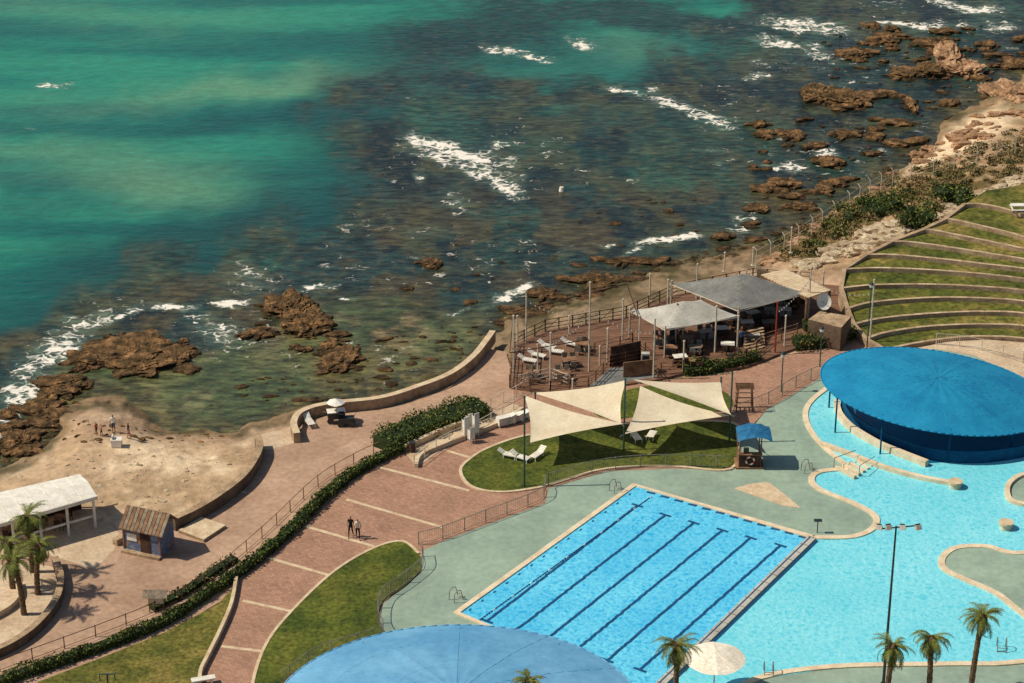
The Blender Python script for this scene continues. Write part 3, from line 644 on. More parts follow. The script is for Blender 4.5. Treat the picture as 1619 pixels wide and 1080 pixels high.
for a in [(1330,372,1.6,1.0),(1320,360,1.4,.9),(1350,345,2.2,1.3),(1425,318,2.0,1.3),(1470,335,1.8,1.2),(1290,392,1.6,.9)]:
    bush('dry_shrub',a[0],a[1],a[2],a[3],max(TZ(a[0],a[1])-.1,-.05),n=900,ls=.16,mats=[m_leafD,m_leafA,m_leafD,m_leafC])
mb=MB(); random.seed(5)
for _ in range(420):
    x=random.uniform(1230,1680); y=np.interp(x,[1230,1290,1400,1500,1619,1680],[405,380,312,275,228,210])+random.uniform(-26,44)
    if y>np.interp(x,[1230,1340,1440,1500,1600,1680],[420,400,362,330,290,275]): continue
    bush('',x,y,random.uniform(.3,1.2),random.uniform(.2,.6),TZ(x,y)-.08,random.choice([[m_leafD,m_leafD,m_leafA],[m_leafD],[m_leafD],[m_leafA,m_leafB,m_leafD]]),63,mb,.16)
mb.build('coastal_scrub')
def postline(name,pts,h,mat=m_pole,step=2.6,wires=3):
    mb=MB(); prev=None; q=smooth(pts,4); acc=0; nextp=0
    for i in range(len(q)-1):
        a=PV(q[i][0],q[i][1],TZ(*q[i]));b=PV(q[i+1][0],q[i+1][1],TZ(*q[i+1])); L=(b-a).length
        while nextp<=acc+L:
            c=a.lerp(b,(nextp-acc)/max(L,1e-6)); t=c+Vector((0,0,h)); mb.cyl(c-Vector((0,0,.3)),t,.045,.045,mat,6); mb.cyl(t,t+Vector((-.25,.3,.3)),.035,.035,mat,5)
            if prev is not None:
                for k in range(wires): mb.cyl(prev+Vector((0,0,h*(k+1)/wires)),c+Vector((0,0,h*(k+1)/wires)),.012,.012,mat,3)
            prev=c; nextp+=step
        acc+=L
    return mb.build(name)
postline('wire_fence',[(1195,425),(1250,395),(1320,350),(1390,305),(1460,285),(1540,262),(1660,228)],1.9)
# ================= palms
def palm_mesh(name,h,seed,lean=(0,0),r=2.2,nf=38):
    random.seed(seed); mb=MB(); N=12; pts=[]
    for i in range(N+1):
        t=i/N; pts.append(Vector((lean[0]*t*t,lean[1]*t*t,h*t)))
    for i in range(N):
        r0=.2-.05*(i/N); mb.cyl(pts[i],pts[i+1],r0*1.0,r0*1.15,m_trunk,9)
    top=pts[-1]
    rockmesh(mb,top.x,top.y,top.z-.15,.3,.3,.35,0,m_trunk,seed,2)
    for k in range(nf):
        az=k*2.39996+random.uniform(-.3,.3); el=math.radians(random.uniform(-30,75)) if k<nf-10 else math.radians(random.uniform(-75,-40))
        L=r*random.uniform(.75,1.12); d=Vector((math.cos(az),math.sin(az),0)); p=top.copy(); ang=el; seg=9
        mats=[m_leafC,m_leafC,m_leafA] if el>0.2 else ([m_leafA,m_leafC,m_leafB] if el>-.6 else [m_leafD,m_leafD]); side=d.cross(Vector((0,0,1))).normalized()
        for s in range(seg):
            dirv=d*math.cos(ang)+Vector((0,0,math.sin(ang))); q_=p+dirv*(L/seg)
            mb.cyl(p,q_,.03*(1-s/seg)+.008,.03*(1-(s+1)/seg)+.006,m_leafC,3)
            for j in range(3):
                b=p.lerp(q_,j/3); ll=.5*math.sin(math.pi*min(1,(s+j/3+1.2)/(seg+1)))*r/2.2
                for sg in(-1,1):
                    e=b+(side*sg*.8+dirv*.7+Vector((0,0,-.1+random.uniform(-.2,.2)))).normalized()*ll*random.uniform(.7,1.15)
                    wv=dirv*.03
                    mb.add([b-wv,b+wv,e],[(0,1,2)],random.choice(mats))
            p=q_; ang-=math.radians(random.uniform(8,17))
    return mb
def palm(px,py,h,seed,z=0,lean=(0,0),r=2.2):
    mb=palm_mesh('p',h,seed,lean,r); w=PV(px,py,z); mb.v=[(a+w.x,b+w.y,c+w.z) for a,b,c in mb.v]; mb.build('palm_tree')
def palm_at(px,pytop,h,seed,**k):
    lo,hi=pytop,pytop+400
    for _ in range(40):
        m=(lo+hi)/2
        if top_h(px,m,pytop)<h: lo=m
        else: hi=m
    palm(px,lo,h,seed,**k)
palm_at(1066,1022,6.5,3,r=2.1); palm_at(1396,1024,6.5,4,r=1.8,lean=(.2,0)); palm_at(1464,1010,7,5,r=1.8,lean=(-.2,0)); palm_at(1530,977,7.5,6,r=1.9,lean=(.3,0)); palm_at(836,1078,6,8,r=1.5)
palm(52,905,4.6,10,r=2.0); palm(38,972,4.4,11,lean=(-.3,0),r=2.0); palm(60,940,4.0,12,lean=(.4,0),r=1.8); palm(20,930,3.6,13,r=1.8)
random.seed(21)
# ================= canopies
def dome(name,cpx,cpy,z,R,rise,tiltx,tilty,mat,seam,rim,ns=24,Ry=None):
    w=PV(cpx,cpy,z); mb=MB(); Rm=Matrix.Rotation(tiltx,3,'X')@Matrix.Rotation(tilty,3,'Y')
    Ry=Ry or R; nr=12; n=ns*4
    def pt(r,a):
        sag=-.10*abs(math.sin(a*ns/2))*r*(1-r)*4*.5-.02*math.sin(r*18)
        return w+Rm@Vector((R*r*math.cos(a),Ry*r*math.sin(a),rise*(1-r*r)+sag))
    vs=[pt(0,0)]
    for i in range(1,nr+1):
        for j in range(n): vs.append(pt(i/nr,2*math.pi*j/n))
    fs=[(0,1+j,1+(j+1)%n) for j in range(n)]
    for i in range(nr-1):
        for j in range(n): a=1+i*n; fs.append((a+j,a+n+j,a+n+(j+1)%n,a+(j+1)%n))
    mb.add(vs,fs,mat)
    for j in range(n): mb.cyl(pt(1,2*math.pi*j/n),pt(1,2*math.pi*(j+1)/n),.06,.06,rim,5)
    for k in range(0,ns,2):
        a=2*math.pi*k/ns
        for i in range(nr): mb.cyl(pt(i/nr,a),pt((i+1)/nr,a),.018,.018,seam,3)
    for r in (.35,.7):
        for j in range(n): mb.cyl(pt(r,2*math.pi*j/n),pt(r,2*math.pi*(j+1)/n),.014,.014,seam,3)
    mb.cyl(Vector((w.x,w.y,0)),w+Vector((0,0,rise*.95)),.22,.18,m_white,10)
    for k in range(10):
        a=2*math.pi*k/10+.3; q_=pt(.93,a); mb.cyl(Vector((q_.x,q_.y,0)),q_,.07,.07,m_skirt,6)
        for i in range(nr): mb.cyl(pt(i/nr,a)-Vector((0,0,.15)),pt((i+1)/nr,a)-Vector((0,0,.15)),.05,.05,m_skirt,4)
    return mb.build(name,True)
dome('round_blue_shade_canopy',1480,617,2.8,9.5,1.1,.0,math.radians(6.5),m_blue,m_blued,m_blue,24,7.9)
dome('round_blue_shade_canopy',722,1130,3.2,11.8,1.6,0,0,m_blue2,m_bluer,m_blue2,24,10.5)
RW=[(1322,640),(1328,662),(1352,686),(1400,712),(1465,738)]
wall('ring_pool_wall',RW,.45,.55,m_coping,sm=8)
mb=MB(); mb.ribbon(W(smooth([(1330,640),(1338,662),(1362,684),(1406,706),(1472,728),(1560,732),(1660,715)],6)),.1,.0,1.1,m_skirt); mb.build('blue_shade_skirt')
sheet('shaded_ring_pool_water',[(1328,642),(1334,662),(1358,686),(1402,708),(1467,732),(1619,722),(1700,690),(1700,620),(1500,600),(1340,610)],.07,m_poolsh)
def sail(name,pts,mat,sag=.5):
    A=[PV(*p) for p in pts]
    if len(A)==3: A=A+[A[2].copy()]
    n=12; mb=MB(); vs=[]
    ctr=sum(A,Vector())/4
    for i in range(n+1):
        for j in range(n+1):
            s=i/n;t=j/n
            p=A[0]*(1-s)*(1-t)+A[1]*s*(1-t)+A[2]*s*t+A[3]*(1-s)*t
            e=(4*s*(1-s))*(4*t*(1-t))
            be=max(4*s*(1-s)*(1-min(1,4*t*(1-t))),4*t*(1-t)*(1-min(1,4*s*(1-s))))
            p=p.lerp(ctr,.12*be); p.z-=sag*e*.5
            vs.append(p)
    m_=n+1
    mb.add(vs,[(i*m_+j,(i+1)*m_+j,(i+1)*m_+j+1,i*m_+j+1) for i in range(n) for j in range(n)],mat)
    for a in A[:len(pts)]: mb.cyl(a,a+(a-ctr).normalized()*.5,.02,.02,m_metal,4)
    return mb.build(name,True)
sail('shade_sail',[(829,625,3.4),(986,670,3.0),(838,700,2.2)],m_sail,.3)
sail('shade_sail',[(842,621,2.6),(990,601,3.8),(982,670,2.4)],m_sail,.4)
sail('shade_sail',[(1012,610,3.8),(1154,657,2.8),(988,686,2.2)],m_sail,.3)
sail('shade_sail',[(1000,600,3.2),(1140,604,2.6),(1156,656,3.6)],m_sail,.4)
def polepx(name,x,yb,yt,r=.07,mat=m_pole,z=0):
    mb=MB(); w=PV(x,yb,z); h=top_h(x,yb,yt,z); mb.cyl(w,w+Vector((0,0,h)),r,r*.85,mat,8); mb.box(w+Vector((0,0,.03)),(.35,.35,.06),mat); mb.cyl(w+Vector((0,0,h)),w+Vector((0,0,h+.1)),r*1.4,r*1.0,mat,8); return mb.build(name)
for x,yb,yt in [(829,770,628),(986,712,600),(1153,700,590),(846,680,622),(1138,650,598)]: polepx('shade_sail_pole',x,yb,yt,.08,m_teal)
# restaurant
DK=[(806,612),(812,545),(862,522),(990,500),(1060,468),(1190,440),(1330,452),(1345,505),(1320,530),(1240,556),(1180,580),(1080,590),(1040,600),(930,616),(870,622)]
prism('restaurant_deck',DK,-.3,.18,m_deckw,m_wood)
sheet('tiled_terrace',[(930,612),(965,582),(1030,578),(1040,596)],.19,m_greyc)
def tent(name,L,B,R,T,zc,zp,mat,pk=(.5,.5)):
    A=[PV(*L,zc),PV(*B,zc),PV(*R,zc),PV(*T,zc)]; n=16; mb=MB(); vs=[]
    for i in range(n+1):
        for j in range(n+1):
            s=i/n;t=j/n; p=A[0]*(1-s)*(1-t)+A[1]*s*(1-t)+A[2]*s*t+A[3]*(1-s)*t
            r=max(abs(s-pk[0])/max(pk[0],1-pk[0]),abs(t-pk[1])/max(pk[1],1-pk[1])); r=min(r*1.02,1)
            p.z+=(zp-zc)*((1-r)**1.25); p.z-=.12*4*s*(1-s)*(abs(2*t-1)**6)+.12*4*t*(1-t)*(abs(2*s-1)**6); vs.append(p)
    m_=n+1; mb.add(vs,[(i*m_+j,(i+1)*m_+j,(i+1)*m_+j+1,i*m_+j+1) for i in range(n) for j in range(n)],mat)
    for i in range(4):
        mb.cyl(A[i]-Vector((0,0,.15)),A[(i+1)%4]-Vector((0,0,.15)),.05,.05,m_pole,5); mb.cyl(Vector((A[i].x,A[i].y,0)),A[i]+Vector((0,0,.3)),.08,.08,m_pole,7)
    c=sum(A,Vector())/4; mb.cyl(Vector((c.x,c.y,0)),Vector((c.x,c.y,zp-.15)),.08,.08,m_pole,7)
    return mb.build(name,False)
tent('grey_tent_canopy',(996,490),(1052,520),(1167,499),(1108,474),2.9,4.1,m_greyl)
tent('grey_tent_canopy',(1062,448),(1168,490),(1277,462),(1180,432),3.0,4.5,m_greyc)
mb=MB()
q=[(1205,436),(1244,427),(1312,458),(1276,470)]; A=[PV(a,b,3.0) for a,b in q]
for k in range(16):
    t=k/15; a=A[0].lerp(A[3],t);b=A[1].lerp(A[2],t); mb.ribbon([a,b],.36,2.95,3.05,m_cream)
for a in A: mb.cyl(Vector((a.x,a.y,0)),a,.12,.12,m_wood,6)
mb.ribbon([A[0],A[3]],.15,2.7,2.94,m_wood); mb.ribbon([A[1],A[2]],.15,2.7,2.94,m_wood)
mb.build('slatted_roof_pergola')
prism('stone_kitchen_building',[(1278,505),(1296,492),(1346,500),(1330,518)],0,2.3,m_wallst,m_walldk)
mb=MB(); mb.ribbon(W([(1190,470),(1262,492)]),.6,.18,1.2,m_woodd,topmat=m_wood); mb.ribbon(W([(1196,462),(1272,484)]),.2,.18,2.4,m_walldk)
for k in range(6):
    w=PV(1200+k*11,480+k*3.2,.18); mb.cyl(w,w+Vector((0,0,.7)),.04,.04,m_dark,6); mb.cyl(w+Vector((0,0,.7)),w+Vector((0,0,.78)),.2,.2,m_wood,10)
mb.build('bar_counter')
polelist=[(812,600,500),(832,545,460),(870,615,527),(931,590,447),(984,540,474),(1027,475,434),(1055,500,443),(1101,475,418),(1033,600,505),(905,640,600),(1010,565,500),(1130,560,485),(1145,430,400),(1190,420,392),(1277,512,425),(1375,545,443),(1225,560,478),(1250,400,360),(1068,545,480),(850,600,545),(960,575,520),(818,560,500),(900,530,500),(948,580,548),(1080,590,540),(1165,560,500),(1240,550,500),(1262,480,430),(1300,470,430)]
for x,yb,yt in polelist: polepx('wooden_post',x,yb,yt,.08,m_pole if x!=1225 else m_red)
def rail(name,pts,mat,h=1.1):
    q=W(pts,.18); mb=MB()
    for i in range(len(q)-1):
        a=Vector(q[i]);b=Vector(q[i+1]);L=(b-a).length
        for hh in(.35,.7,1.1): mb.cyl(a+Vector((0,0,hh)),b+Vector((0,0,hh)),.035,.035,mat,4)
        n=max(1,int(L/1.3))
        for k in range(n+1): c=a.lerp(b,k/n); mb.box(c+Vector((0,0,h/2)),(.1,.1,h+.1),mat)
        for k in range(n):
            if k%2==0:
                c=a.lerp(b,k/n);e=a.lerp(b,(k+1)/n); mb.cyl(c+Vector((0,0,.1)),e+Vector((0,0,h)),.025,.025,mat,4)
    return mb.build(name)
rail('deck_railing',[(812,548),(862,524),(990,502),(1060,470)],m_woodd)
rail('deck_railing',[(812,548),(806,612),(870,622),(930,614)],m_wood)
rail('deck_railing',[(930,616),(965,580),(1012,570),(1040,600)],m_wood)
rail('deck_railing',[(1062,468),(1190,442),(1280,448)],m_woodd)
rail('deck_railing',[(940,560),(1000,545),(1020,560)],m_wood)
rail('deck_railing',[(820,612),(870,600),(900,612)],m_pole)
rail('deck_railing',[(1045,592),(1080,588)],m_wood)
rail('deck_railing',[(1150,578),(1180,570),(1210,545),(1260,530)],m_wood)
mb=MB()
for a,b in [((812,545,3.2),(990,500,3.2)),((806,612,3.2),(930,590,3.2)),((812,545,3.2),(806,612,3.2)),((990,500,3.2),(1010,560,3.2))]:
    mb.cyl(PV(a[0],a[1],0)+Vector((0,0,a[2])),PV(b[0],b[1],0)+Vector((0,0,b[2])),.05,.05,m_woodd,4)
mb.build('pergola_beams')
def festoon(a,b,za,zb,sag):
    A=PV(*a)+Vector((0,0,za));B=PV(*b)+Vector((0,0,zb)); mb=MB(); n=14; prev=A
    for k in range(1,n+1):
        t=k/n; p=A.lerp(B,t)-Vector((0,0,sag*4*t*(1-t))); mb.cyl(prev,p,.012,.012,m_dark,3)
        if k<n: mb.cyl(p,p-Vector((0,0,.12)),.05,.04,m_white,5)
        prev=p
    mb.build('string_lights')
festoon((931,590),(1033,600),6,4.4,.6); festoon((832,545),(931,590),4.3,6,.8); festoon((870,615),(931,590),4.2,5.5,.4); festoon((1277,512),(1375,545),4.4,5,.7); festoon((1225,560),(1277,512),4,4.4,.3)
mb=MB(); mb.ribbon(W([(965,582),(1012,572)],0),.1,.18,2.0,m_woodd); mb.ribbon(W([(985,600),(1030,595)],0),.1,.18,1.6,m_wood); mb.build('wooden_screen')
mb=MB(); w=PV(1020,588,.18); mb.box(w+Vector((0,0,.9)),(.7,.5,1.8),m_greyl); mb.box(w+Vector((0,-.27,1.1)),(.55,.04,1.1),m_dark); mb.build('drinks_fridge')
def chair(mb,c,rz,mat,s=1):
    R=Matrix.Rotation(rz,3,'Z')
    def B(p,sz): mb.box(Vector(c)+R@(Vector(p)*s),[k*s for k in sz],mat,rz)
    B((0,0,.44),(.46,.46,.05)); B((0,-.22,.7),(.46,.05,.5))
    for a in(-.2,.2):
        for b in(-.2,.2): B((a,b,.21),(.04,.04,.42))
        B((a*1.15,0,.62),(.04,.44,.04))
def table(px,py,z=.18,ml=None,mc=None):
    mb=MB(); w=PV(px,py,z); ml=ml or m_greyl; mc=mc or m_woodd
    mb.box(w+Vector((0,0,.74)),(1.2,.8,.05),ml,random.uniform(-.4,.4)); mb.cyl(w,w+Vector((0,0,.72)),.05,.05,m_dark,6); mb.box(w+Vector((0,0,.02)),(.5,.5,.04),m_dark)
    for a,b,r in[(-.35,-.75,0),(.35,-.75,0),(-.35,.75,math.pi),(.35,.75,math.pi)]: chair(mb,w+Vector((a+random.uniform(-.1,.1),b,0)),r+random.uniform(-.3,.3),mc)
    mb.build('dining_table')
random.seed(3)
for x,y in [(1060,560),(1085,545),(1115,535),(1070,530),(1100,560),(1140,530),(1160,515),(1190,505),(1215,500),(1180,520),(1150,555),(1215,520),(1240,500),(1045,545),(1130,512),(1200,485),(1230,480),(1100,580),(1075,575),(1190,540)]: table(x,y,ml=random.choice([m_greyl,m_wood,m_white,m_woodg]),mc=random.choice([m_woodd,m_dark,m_greyc,m_wood]))
for x,y in [(840,600),(900,580),(920,555),(890,600)]: table(x,y,ml=m_wood,mc=m_woodg)
def lounger(px,py,rz,mat=m_white,z=.07,up=.5):
    mb=MB(); w=PV(px,py,z); R=Matrix.Rotation(rz,3,'Z')
    def B(p,sz,rx=0): mb.box(w+R@Vector(p),sz,mat,rz,rx)
    for k in range(7): B((0,-.55+k*.17,.34),(.56,.14,.035))
    for k in range(4):
        d=.08+k*.16; B((0,.6+d*math.cos(up)-.06,.34+d*math.sin(up)),(.56,.13,.035),up)
    for s in(-.28,.28):
        B((s,.0,.31),(.05,1.25,.07))
        for y in(-.55,.55): B((s,y,.15),(.05,.05,.3))
    mb.build('sun_lounger')
for x,y,r in [(808,724,1.2),(826,728,1.0),(848,724,-.6),(1006,696,.3),(1030,692,2.8),(490,672,.4),(880,560,1.3),(852,566,1.1),(868,552,1.0),(838,574,1.2),(905,548,1.1)]: lounger(x,y,r,m_white,.07 if y>600 else .19)
mb=MB()
for (x,y,n) in [(736,694,9),(742,686,8),(752,690,10),(745,700,5)]:
    w=PV(x,y)
    for k in range(n): chair(mb,w+Vector((0,k*.03,k*.13)),.5,m_white,.95)
mb.build('stacked_white_chairs')
mb=MB()
for (x,y,n) in [(800,672,6),(812,668,5),(822,663,4)]:
    w=PV(x,y)
    for k in range(n): mb.box(w+Vector((0,0,.2+k*.12)),(1.6,.6,.05),m_white,.5); mb.box(w+Vector((.5,.2,.26+k*.12)),(.5,.55,.05),m_white,.5,0,-.3)
    for s in(-.6,.6): mb.box(w+Vector((s,s*.5,.1)),(.06,.5,.2),m_white,.5)
mb.build('stacked_sun_loungers')
def cart(px,py):
    mb=MB(); w=PV(px,py)
    mb.box(w+Vector((0,0,.75)),(1.4,.7,.6),m_dark,.2); mb.box(w+Vector((0,0,1.08)),(1.5,.85,.06),m_white,.2)
    for s in(-.45,.45):
        for t in(-.36,.36): mb.cyl(w+Vector((s,t-.04,.28)),w+Vector((s,t+.04,.28)),.28,.28,m_dark,14)
    mb.cyl(w+Vector((0,0,1.0)),w+Vector((0,0,2.1)),.03,.03,m_metal,6)
    n=8; vs=[w+Vector((0,0,2.2))]+[w+Vector((.75*math.cos(2*math.pi*k/n),.75*math.sin(2*math.pi*k/n),1.8+.06*(k%2))) for k in range(n)]
    mb.add(vs,[(0,1+k,1+(k+1)%n) for k in range(n)],m_white)
    mb.cyl(w+Vector((-.7,0,.9)),w+Vector((-1.1,0,1.0)),.03,.03,m_metal,5); mb.build('vendor_cart')
cart(532,668)
mb=MB(); w=PV(548,673)
mb.box(w+Vector((0,0,.55)),(1.3,.7,.45),m_dark,.1); mb.box(w+Vector((-.4,0,.95)),(.5,.6,.4),m_blk,.1)
for s in(-.45,.45):
    for t in(-.35,.35): mb.cyl(w+Vector((s,t-.05,.25)),w+Vector((s,t+.05,.25)),.25,.25,m_dark,14)
mb.cyl(w+Vector((.6,0,.7)),w+Vector((.8,0,1.2)),.03,.03,m_metal,5); mb.build('utility_cart')
# lifeguard kiosk
mb=MB(); w=PV(1184,736)
mb.box(w+Vector((0,.2,.08)),(2.2,1.8,.16),m_wood); mb.box(w+Vector((0,-.5,.7)),(1.7,.1,1.1),m_woodd)
for s in(-.85,.85): mb.box(w+Vector((s,.2,.7)),(.1,1.3,1.1),m_wood)
mb.box(w+Vector((0,-.45,1.28)),(1.9,.5,.07),m_wood); mb.box(w+Vector((-.3,-.3,1.5)),(.4,.3,.4),m_dark)
for s in(-.85,.85):
    for t in(-.5,.9): mb.cyl(w+Vector((s,t,0)),w+Vector((s,t,2.7)),.05,.05,m_wood,6)
n=8; vs=[]
for i in range(n+1):
    for j in range(n+1):
        a=i/n*2-1;b=j/n*2-1; vs.append(w+Vector((a*1.35+.3,b*1.25+.3,3.15-.35*(a*a)-.2*b*b+random.uniform(-.05,.05))))
mb.add(vs,[(i*9+j,(i+1)*9+j,(i+1)*9+j+1,i*9+j+1) for i in range(n) for j in range(n)],m_tarp)
c=w+Vector((0,-.6,.75))
for k in range(16):
    a=2*math.pi*k/16;b=2*math.pi*(k+1)/16
    mb.cyl(c+Vector((.32*math.cos(a),0,.32*math.sin(a))),c+Vector((.32*math.cos(b),0,.32*math.sin(b))),.08,.08,m_red if (k//2)%2 else m_white,6)
mb.build('lifeguard_kiosk')
mb=MB(); w=PV(1176,648)
for s in(-.7,.7):
    for t in(-.5,.5): mb.cyl(w+Vector((s,t,0)),w+Vector((s*.8,t*.8,2.2)),.06,.06,m_wood,6)
for k in range(5): mb.box(w+Vector((0,-.5+.25*k,2.2)),(1.5,.08,.08),m_wood)
for k in range(4): mb.box(w+Vector((0,-.55,.5+.45*k)),(1.4,.06,.08),m_wood); mb.box(w+Vector((-.7,0,.5+.45*k)),(.06,1.1,.08),m_wood)
mb.build('wooden_trellis')
# satellite dish
mb=MB(); w=PV(1300,492,2.3); c=w+Vector((0,0,.9)); mb.cyl(w,c,.06,.06,m_metal,6)
Rm=Matrix.Rotation(math.radians(60),3,'X')@Matrix.Rotation(.4,3,'Y'); vs=[c]; nr=4; n=18
for i in range(1,nr+1):
    for k in range(n):
        r=i/nr; a=2*math.pi*k/n; vs.append(c+Rm@Vector((.75*r*math.cos(a),.75*r*math.sin(a),.22*r*r)))
fs=[(0,1+k,1+(k+1)%n) for k in range(n)]+[(1+i*n+k,1+(i+1)*n+k,1+(i+1)*n+(k+1)%n,1+i*n+(k+1)%n) for i in range(nr-1) for k in range(n)]
mb.add(vs,fs,m_white); mb.cyl(c,c+Rm@Vector((0,0,.8)),.03,.03,m_metal,5); mb.build('satellite_dish',False)
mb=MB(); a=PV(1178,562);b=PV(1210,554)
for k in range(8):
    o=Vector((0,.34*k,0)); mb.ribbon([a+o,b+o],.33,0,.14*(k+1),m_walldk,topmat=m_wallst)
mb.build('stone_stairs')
# shelter
mb=MB(); z=2.7
q=[(-60,792),(126,750),(153,784),(-30,836)]; A=[PV(a,b,z) for a,b in q]
ridge=[(A[0]+A[3])/2+Vector((0,0,.3)),(A[1]+A[2])/2+Vector((0,0,.3))]
for e0,e1 in((A[0],A[1]),(A[3],A[2])):
    mb.add([e0,e1,ridge[1],ridge[0]],[(0,1,2,3)],m_white)
    for k in range(1,8):
        t=k/8; mb.cyl(e0.lerp(e1,t)+Vector((0,0,.02)),ridge[0].lerp(ridge[1],t)+Vector((0,0,.02)),.02,.02,m_offw,4)
for i in range(4):
    a,b=A[i],A[(i+1)%4]; mb.ribbon([a,b],.12,z-.3,z-.01,m_white)
for k in range(5):
    t=k/4
    for a,b in((A[3],A[2]),(A[0],A[1])):
        c=a.lerp(b,t).lerp(sum(A,Vector())/4,.06); mb.cyl(Vector((c.x,c.y,0)),Vector((c.x,c.y,z-.1)),.11,.11,m_white,8)
a=A[3].lerp(A[2],.05);b=A[3].lerp(A[2],.95); mb.ribbon([a+Vector((0,.4,0)),b+Vector((0,.4,0))],.12,.85,1.0,m_white)
a=A[0];b=A[1]; mb.ribbon([a+Vector((0,-.5,0)),b+Vector((0,-.5,0))],.15,0,1.0,m_woodd)
mb.build('white_roof_shelter')
for x,y in [(20,845),(60,838),(100,830)]: table(x,y,0,m_wood,m_woodd)
# hut
mb=MB(); w=PV(237,866); rz=-.38; R=Matrix.Rotation(rz,3,'Z')
def HB(p,sz,mat,rx=0,ry=0): mb.box(w+R@Vector(p),sz,mat,rz,rx,ry)
m_graf=M('painted_wall',C(130,138,146),C(160,120,90),1.6,.85,c3=C(80,100,130))
HB((0,0,1.05),(3.0,2.1,2.1),m_graf)
for s in(-1,1):
    vs=[w+R@Vector(p) for p in((s*1.5,-1.05,2.1),(s*1.5,1.05,2.1),(s*1.5,0,3.1))]; mb.add(vs,[(0,1,2)],m_woodg)
for sgn in(-1,1):
    for k in range(12):
        x=-1.68+k*.305
        a=w+R@Vector((x,sgn*1.35,1.98)); b=w+R@Vector((x,0,3.22)); c=w+R@Vector((x+.26,0,3.22)); d=w+R@Vector((x+.26,sgn*1.35,1.98))
        up=Vector((0,0,.07)); mb.add([a,b,c,d,a+up,b+up,c+up,d+up],[(4,5,6,7),(0,1,2,3),(0,1,5,4),(2,3,7,6),(0,3,7,4)],m_woodg if k%2 else m_wood)
HB((.3,-1.07,.95),(.8,.06,1.8),m_woodd); HB((-.8,-1.07,1.3),(.8,.06,.6),m_white); HB((0,-1.2,.1),(3.2,.5,.2),m_wallst)
for s in(-1.52,1.52): HB((s,-1.07,1.05),(.1,.1,2.1),m_wood)
mb.build('wooden_hut')
prism('concrete_slab',[(282,838),(318,817),(357,830),(322,853)],0,.25,m_cream,m_wallst)
mb=MB(); w=PV(248,968)
for s in(-.5,.5): mb.cyl(w+Vector((s,0,0)),w+Vector((s,0,1.5)),.05,.05,m_wood,6)
vs=[w+Vector(p) for p in((-.85,-.45,1.4),(.85,-.45,1.4),(.85,0,1.85),(-.85,0,1.85),(.85,.45,1.4),(-.85,.45,1.4))]; mb.add(vs,[(0,1,2,3),(3,2,4,5)],m_woodg); mb.box(w+Vector((0,0,1.05)),(1.1,.08,.7),m_cream); mb.build('information_board')
mb=MB(); z=TZ(185,705); w=PV(185,706,z); mb.box(w+Vector((0,0,.35)),(.8,.6,.6),m_white); mb.box(w+Vector((0,0,.68)),(.9,.7,.08),m_white); mb.box(w+Vector((-.3,0,.85)),(.1,.5,.3),m_white); mb.build('cooler_box')
for x,y in [(1155,575),(652,715)]:
    mb=MB(); w=PV(x,y); mb.cyl(w,w+Vector((0,0,.85)),.22,.26,m_woodd,12); mb.cyl(w+Vector((0,0,.85)),w+Vector((0,0,.93)),.28,.26,m_dark,12); mb.build('litter_bin')
# lamp posts
mb=MB(); w=PV(1396,1088); h=top_h(1396,1088,832); t=w+Vector((0,0,h))
mb.cyl(w,t,.11,.06,m_dark,10); mb.cyl(w,w+Vector((0,0,.4)),.22,.2,m_dark,10)
mb.cyl(t+Vector((-1.1,0,-.2)),t+Vector((1.4,0,.05)),.05,.05,m_dark,6)
for o,r in((-1.1,-.4),(-.5,.3),(.4,-.3),(1.4,.4)):
    c=t+Vector((o,-.1,-.05)); mb.box(c,(.38,.24,.32),m_greyl,r,-.5); mb.box(c+Vector((0,.16,.05)),(.32,.14,.26),m_dark,r,-.5)
mb.build('floodlight_pole')
for x,yb,yt in [(1296,580,520),(1370,560,450),(1235,620,560)]:
    mb=MB(); w=PV(x,yb); h=top_h(x,yb,yt); mb.cyl(w,w+Vector((0,0,h)),.06,.045,m_teal,8); mb.cyl(w+Vector((0,0,h)),w+Vector((0,0,h+.2)),.22,.1,m_dark,10); mb.cyl(w+Vector((0,0,h-.25)),w+Vector((0,0,h)),.16,.22,m_white,10); mb.build('garden_lamp')
mb=MB(); w=PV(1128,1100); n=8
tz=2.9; vs=[w+Vector((0,0,tz+.6))]
for r,zz in((.5,.42),(1,0)):
    for k in range(n*3): vs.append(w+Vector((2.0*r*math.cos(2*math.pi*k/(n*3)),2.0*r*math.sin(2*math.pi*k/(n*3)),tz+zz*.75+(0 if k%3 else .04))))
m3=n*3; mb.add(vs,[(0,1+k,1+(k+1)%m3) for k in range(m3)]+[(1+k,1+m3+k,1+m3+(k+1)%m3,1+(k+1)%m3) for k in range(m3)],m_offw)
mb.cyl(w,w+Vector((0,0,3.4)),.05,.05,m_white,6); mb.cyl(w,w+Vector((0,0,.2)),.4,.4,m_walldk,12)
mb.build('white_parasol')
mb=MB(); w=PV(1608,335,3.7); mb.box(w+Vector((0,0,.72)),(1.3,.7,.08),m_white)
for s in(-.65,.65): mb.box(w+Vector((0,s,.42)),(1.3,.25,.06),m_white); mb.box(w+Vector((s*.8,0,.36)),(.08,1.3,.08),m_white); mb.box(w+Vector((s*.7,0,.36)),(.08,.08,.7),m_white)
mb.build('picnic_table')
mb=MB(); w=PV(322,1082)
mb.box(w+Vector((0,0,.45)),(1.6,.5,.1),m_white,.3); mb.box(w+Vector((-.5,0,.2)),(.15,.4,.4),m_white,.3); mb.box(w+Vector((.5,.1,.2)),(.15,.4,.4),m_white,.3); mb.build('white_bench')
